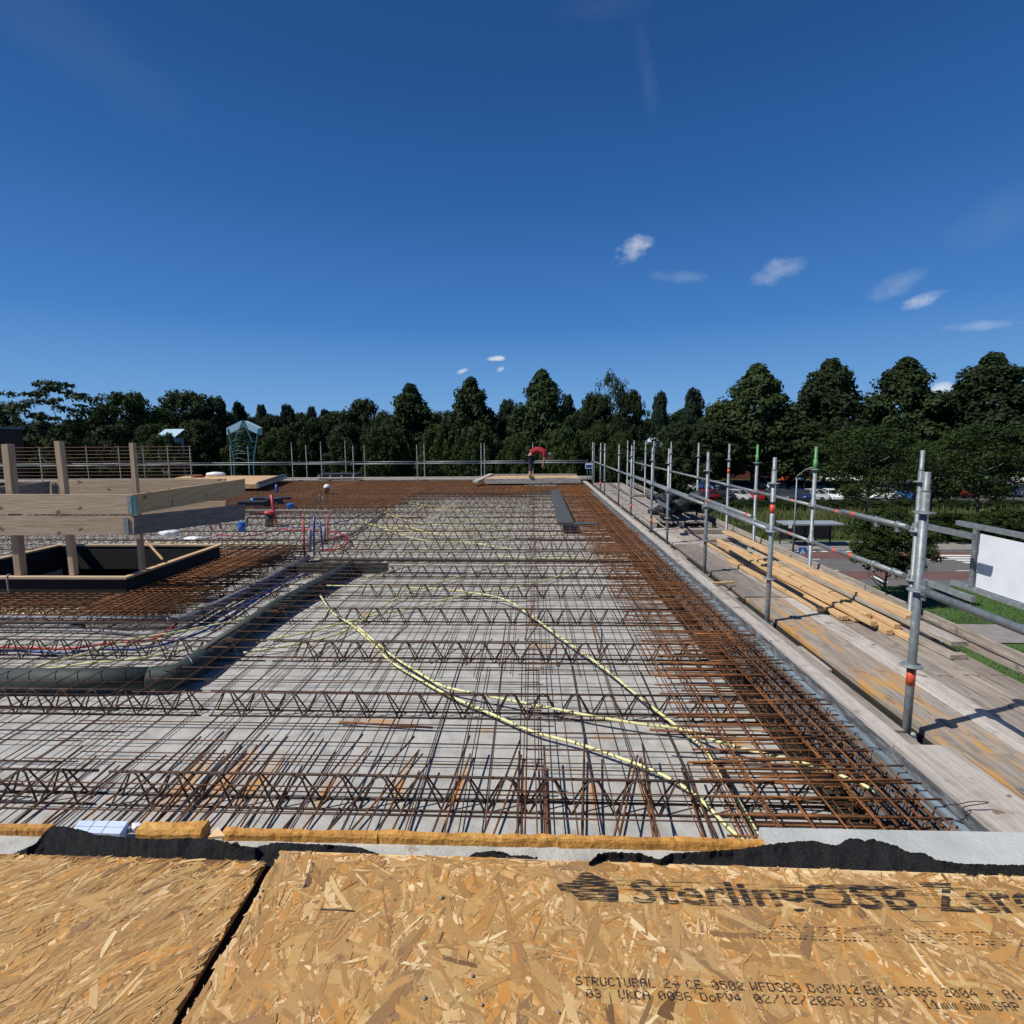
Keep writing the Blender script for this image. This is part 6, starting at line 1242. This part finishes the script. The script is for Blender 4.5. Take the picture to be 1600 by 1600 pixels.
# long scratch lines running through the big lettering
g = MB(); random.seed(44)
for i in range(26):
    y = 1376 + rnd(0, 38); xa = rnd(855, 1500); xb = xa + rnd(40, 240); A = U(xa, y + (xa - 990) * .027, ho); B = U(min(xb, 1640), y + (xb - 990) * .027, ho); dd = Vector((0, rnd(.0003, .0007), 0)); A.z = B.z = zi + .0001; g.quad(A - dd, B - dd, B + dd, A + dd)
put(g, 'ink_scratches', 'ink_streak')
# smudged small line, unreadable: two rows of short dashes
g = MB(); x = 1176
while x < 1625:
    wd = rnd(5, 9)
    if random.random() < .86:
        for (yy, hh) in ((1449, 1.6), (1453, 1.0), (1458, 1.0), (1463, 1.0), (1468, 2.4)):
            if random.random() < .72: q = yy + (x - 1200) * .03; A = U(x + rnd(-1, 1), q, ho); B = U(x + wd * rnd(.5, 1), q, ho); dd = Vector((0, .0006 * hh, 0)); A.z = B.z = zi; g.quad(A - dd, B - dd, B + dd, A + dd)
    x += wd + rnd(1, 3.5)
put(g, 'smudged_line', 'ink_streak')
F57 = {'S': '01111 10000 10000 01110 00001 00001 11110', 'T': '11111 00100 00100 00100 00100 00100 00100', 'R': '11110 10001 10001 11110 10100 10010 10001', 'U': '10001 10001 10001 10001 10001 10001 01110', 'C': '01110 10001 10000 10000 10000 10001 01110',
       'A': '01110 10001 10001 11111 10001 10001 10001', 'L': '10000 10000 10000 10000 10000 10000 11111', '2': '01110 10001 00001 00110 01000 10000 11111', '+': '00000 00100 00100 11111 00100 00100 00000', 'E': '11111 10000 10000 11110 10000 10000 11111',
       '0': '01110 10001 10011 10101 11001 10001 01110', '5': '11111 10000 11110 00001 00001 10001 01110', 'W': '10001 10001 10001 10101 10101 11011 10001', 'F': '11111 10000 10000 11110 10000 10000 10000', 'D': '11110 10001 10001 10001 10001 10001 11110',
       '3': '01110 10001 00001 00110 00001 10001 01110', '8': '01110 10001 10001 01110 10001 10001 01110', 'o': '00000 00000 01110 10001 10001 10001 01110', 'P': '11110 10001 10001 11110 10000 10000 10000', 'V': '10001 10001 10001 10001 01010 01010 00100',
       '1': '00100 01100 00100 00100 00100 00100 01110', 'N': '10001 11001 10101 10101 10011 10001 10001', '9': '01110 10001 10001 01111 00001 00001 01110', '6': '01110 10000 10000 11110 10001 10001 01110', '4': '00010 00110 01010 10010 11111 00010 00010',
       '/': '00001 00001 00010 00100 01000 10000 10000', ':': '00000 00100 00100 00000 00100 00100 00000', 'G': '01110 10001 10000 10111 10001 10001 01110', 'K': '10001 10010 10100 11000 10100 10010 10001', 'm': '00000 00000 11010 10101 10101 10101 10101'}
def stamp(words, base, top, slope):
    random.seed(77)
    for (x, tx, pitch) in words:
        g = MB(); yb = base + (x - 900) * slope; O = U(x, yb, ho); dy = (U(x, top + (x - 900) * slope, ho).y - O.y) / 7
        ps = (U(x + pitch, yb, ho).x - O.x); dx = ps * .80 / 5; sl_ = (U(x + pitch * 10, yb + pitch * 10 * slope, ho).y - O.y) / (ps * 10)
        for k, ch in enumerate(tx):
            rows = F57[ch].split()
            for r_ in range(7):
                for c_ in range(5):
                    if rows[r_][c_] == '1' and random.random() > .03:
                        cx = O.x + k * ps + (c_ + .5) * dx; cy = O.y + (6.5 - r_) * dy + sl_ * (k * ps) + random.uniform(-.15, .15) * dy; s1 = dx * rnd(.42, .62); s2 = dy * rnd(.34, .52)
                        g.quad((cx - s1, cy - s2, zi), (cx + s1, cy - s2, zi), (cx + s1, cy + s2, zi), (cx - s1, cy + s2, zi))
        put(g, 'stamped_word', 'ink_dot')
stamp([(900, 'STRUCTURAL', 12.6), (1038, '2+', 13), (1074, 'CE', 13), (1114, '0502', 13), (1175, 'WFD383', 13.3), (1265, 'DoPV12', 13.6), (1356, 'EN', 14.5), (1400, '13986', 13.4), (1477, '2004', 14), (1547, '+', 13), (1574, 'A1', 14)], 1542, 1528, .0315)
stamp([(916, '03', 13), (967, 'UKCA', 12.8), (1030, '0086', 13.6), (1096, 'DoPV4', 13.2), (1181, '02/12/2025', 14), (1331, '18:31', 13.4), (1447, '11mm', 13), (1508, '3mm', 14), (1559, 'GAP', 14)], 1561, 1547, .0315)
# grit and pebbles on the boards
random.seed(61)
for i, (x, y, s) in enumerate([(475, 1384, 3.2), (690, 1403, 3.6), (410, 1392, 2.4), (574, 1393, 1.6), (664, 1560, 3), (738, 1525, 2.6), (753, 1570, 2.4), (873, 1582, 2), (405, 1401, 2.4)]):
    p = U(x, y, ho - .004); lump('pebble', 'paving', p + Vector((0, 0, -.0015)), s * .0011, s * .0011, s * .0010, 'tiny grey pebble on the strand boards, %s in a row from near the joint' % ORD[i], 'pebble', 2, .3, i)['group'] = 'pebbles on the strand boards'
A = U(500, 1423, ho); B = U(554, 1426, ho); g = MB(); A.z = B.z = Z(ho) + .003; g.tube([A, A.lerp(B, .5) + Vector((0, .001, 0)), B], .0012, 5); tag(g.build('dark_splinter', 'black'), 'thin dark splinter lying on the right strand board', 'splinter')
# curled tie wire at the front right corner of the formwork
g = MB(); g.tube(spline([U(1478, 1258, 1.9), U(1500, 1256, 1.86), U(1520, 1252, 1.84), U(1545, 1254, 1.85), U(1520, 1258, 1.86), U(1505, 1262, 1.9), U(1508, 1275, 1.93)], 5), .0022, 6); tag(g.build('tie_wire', 'black'), 'curled dark tie wire on the formwork board at the front right', 'wire')
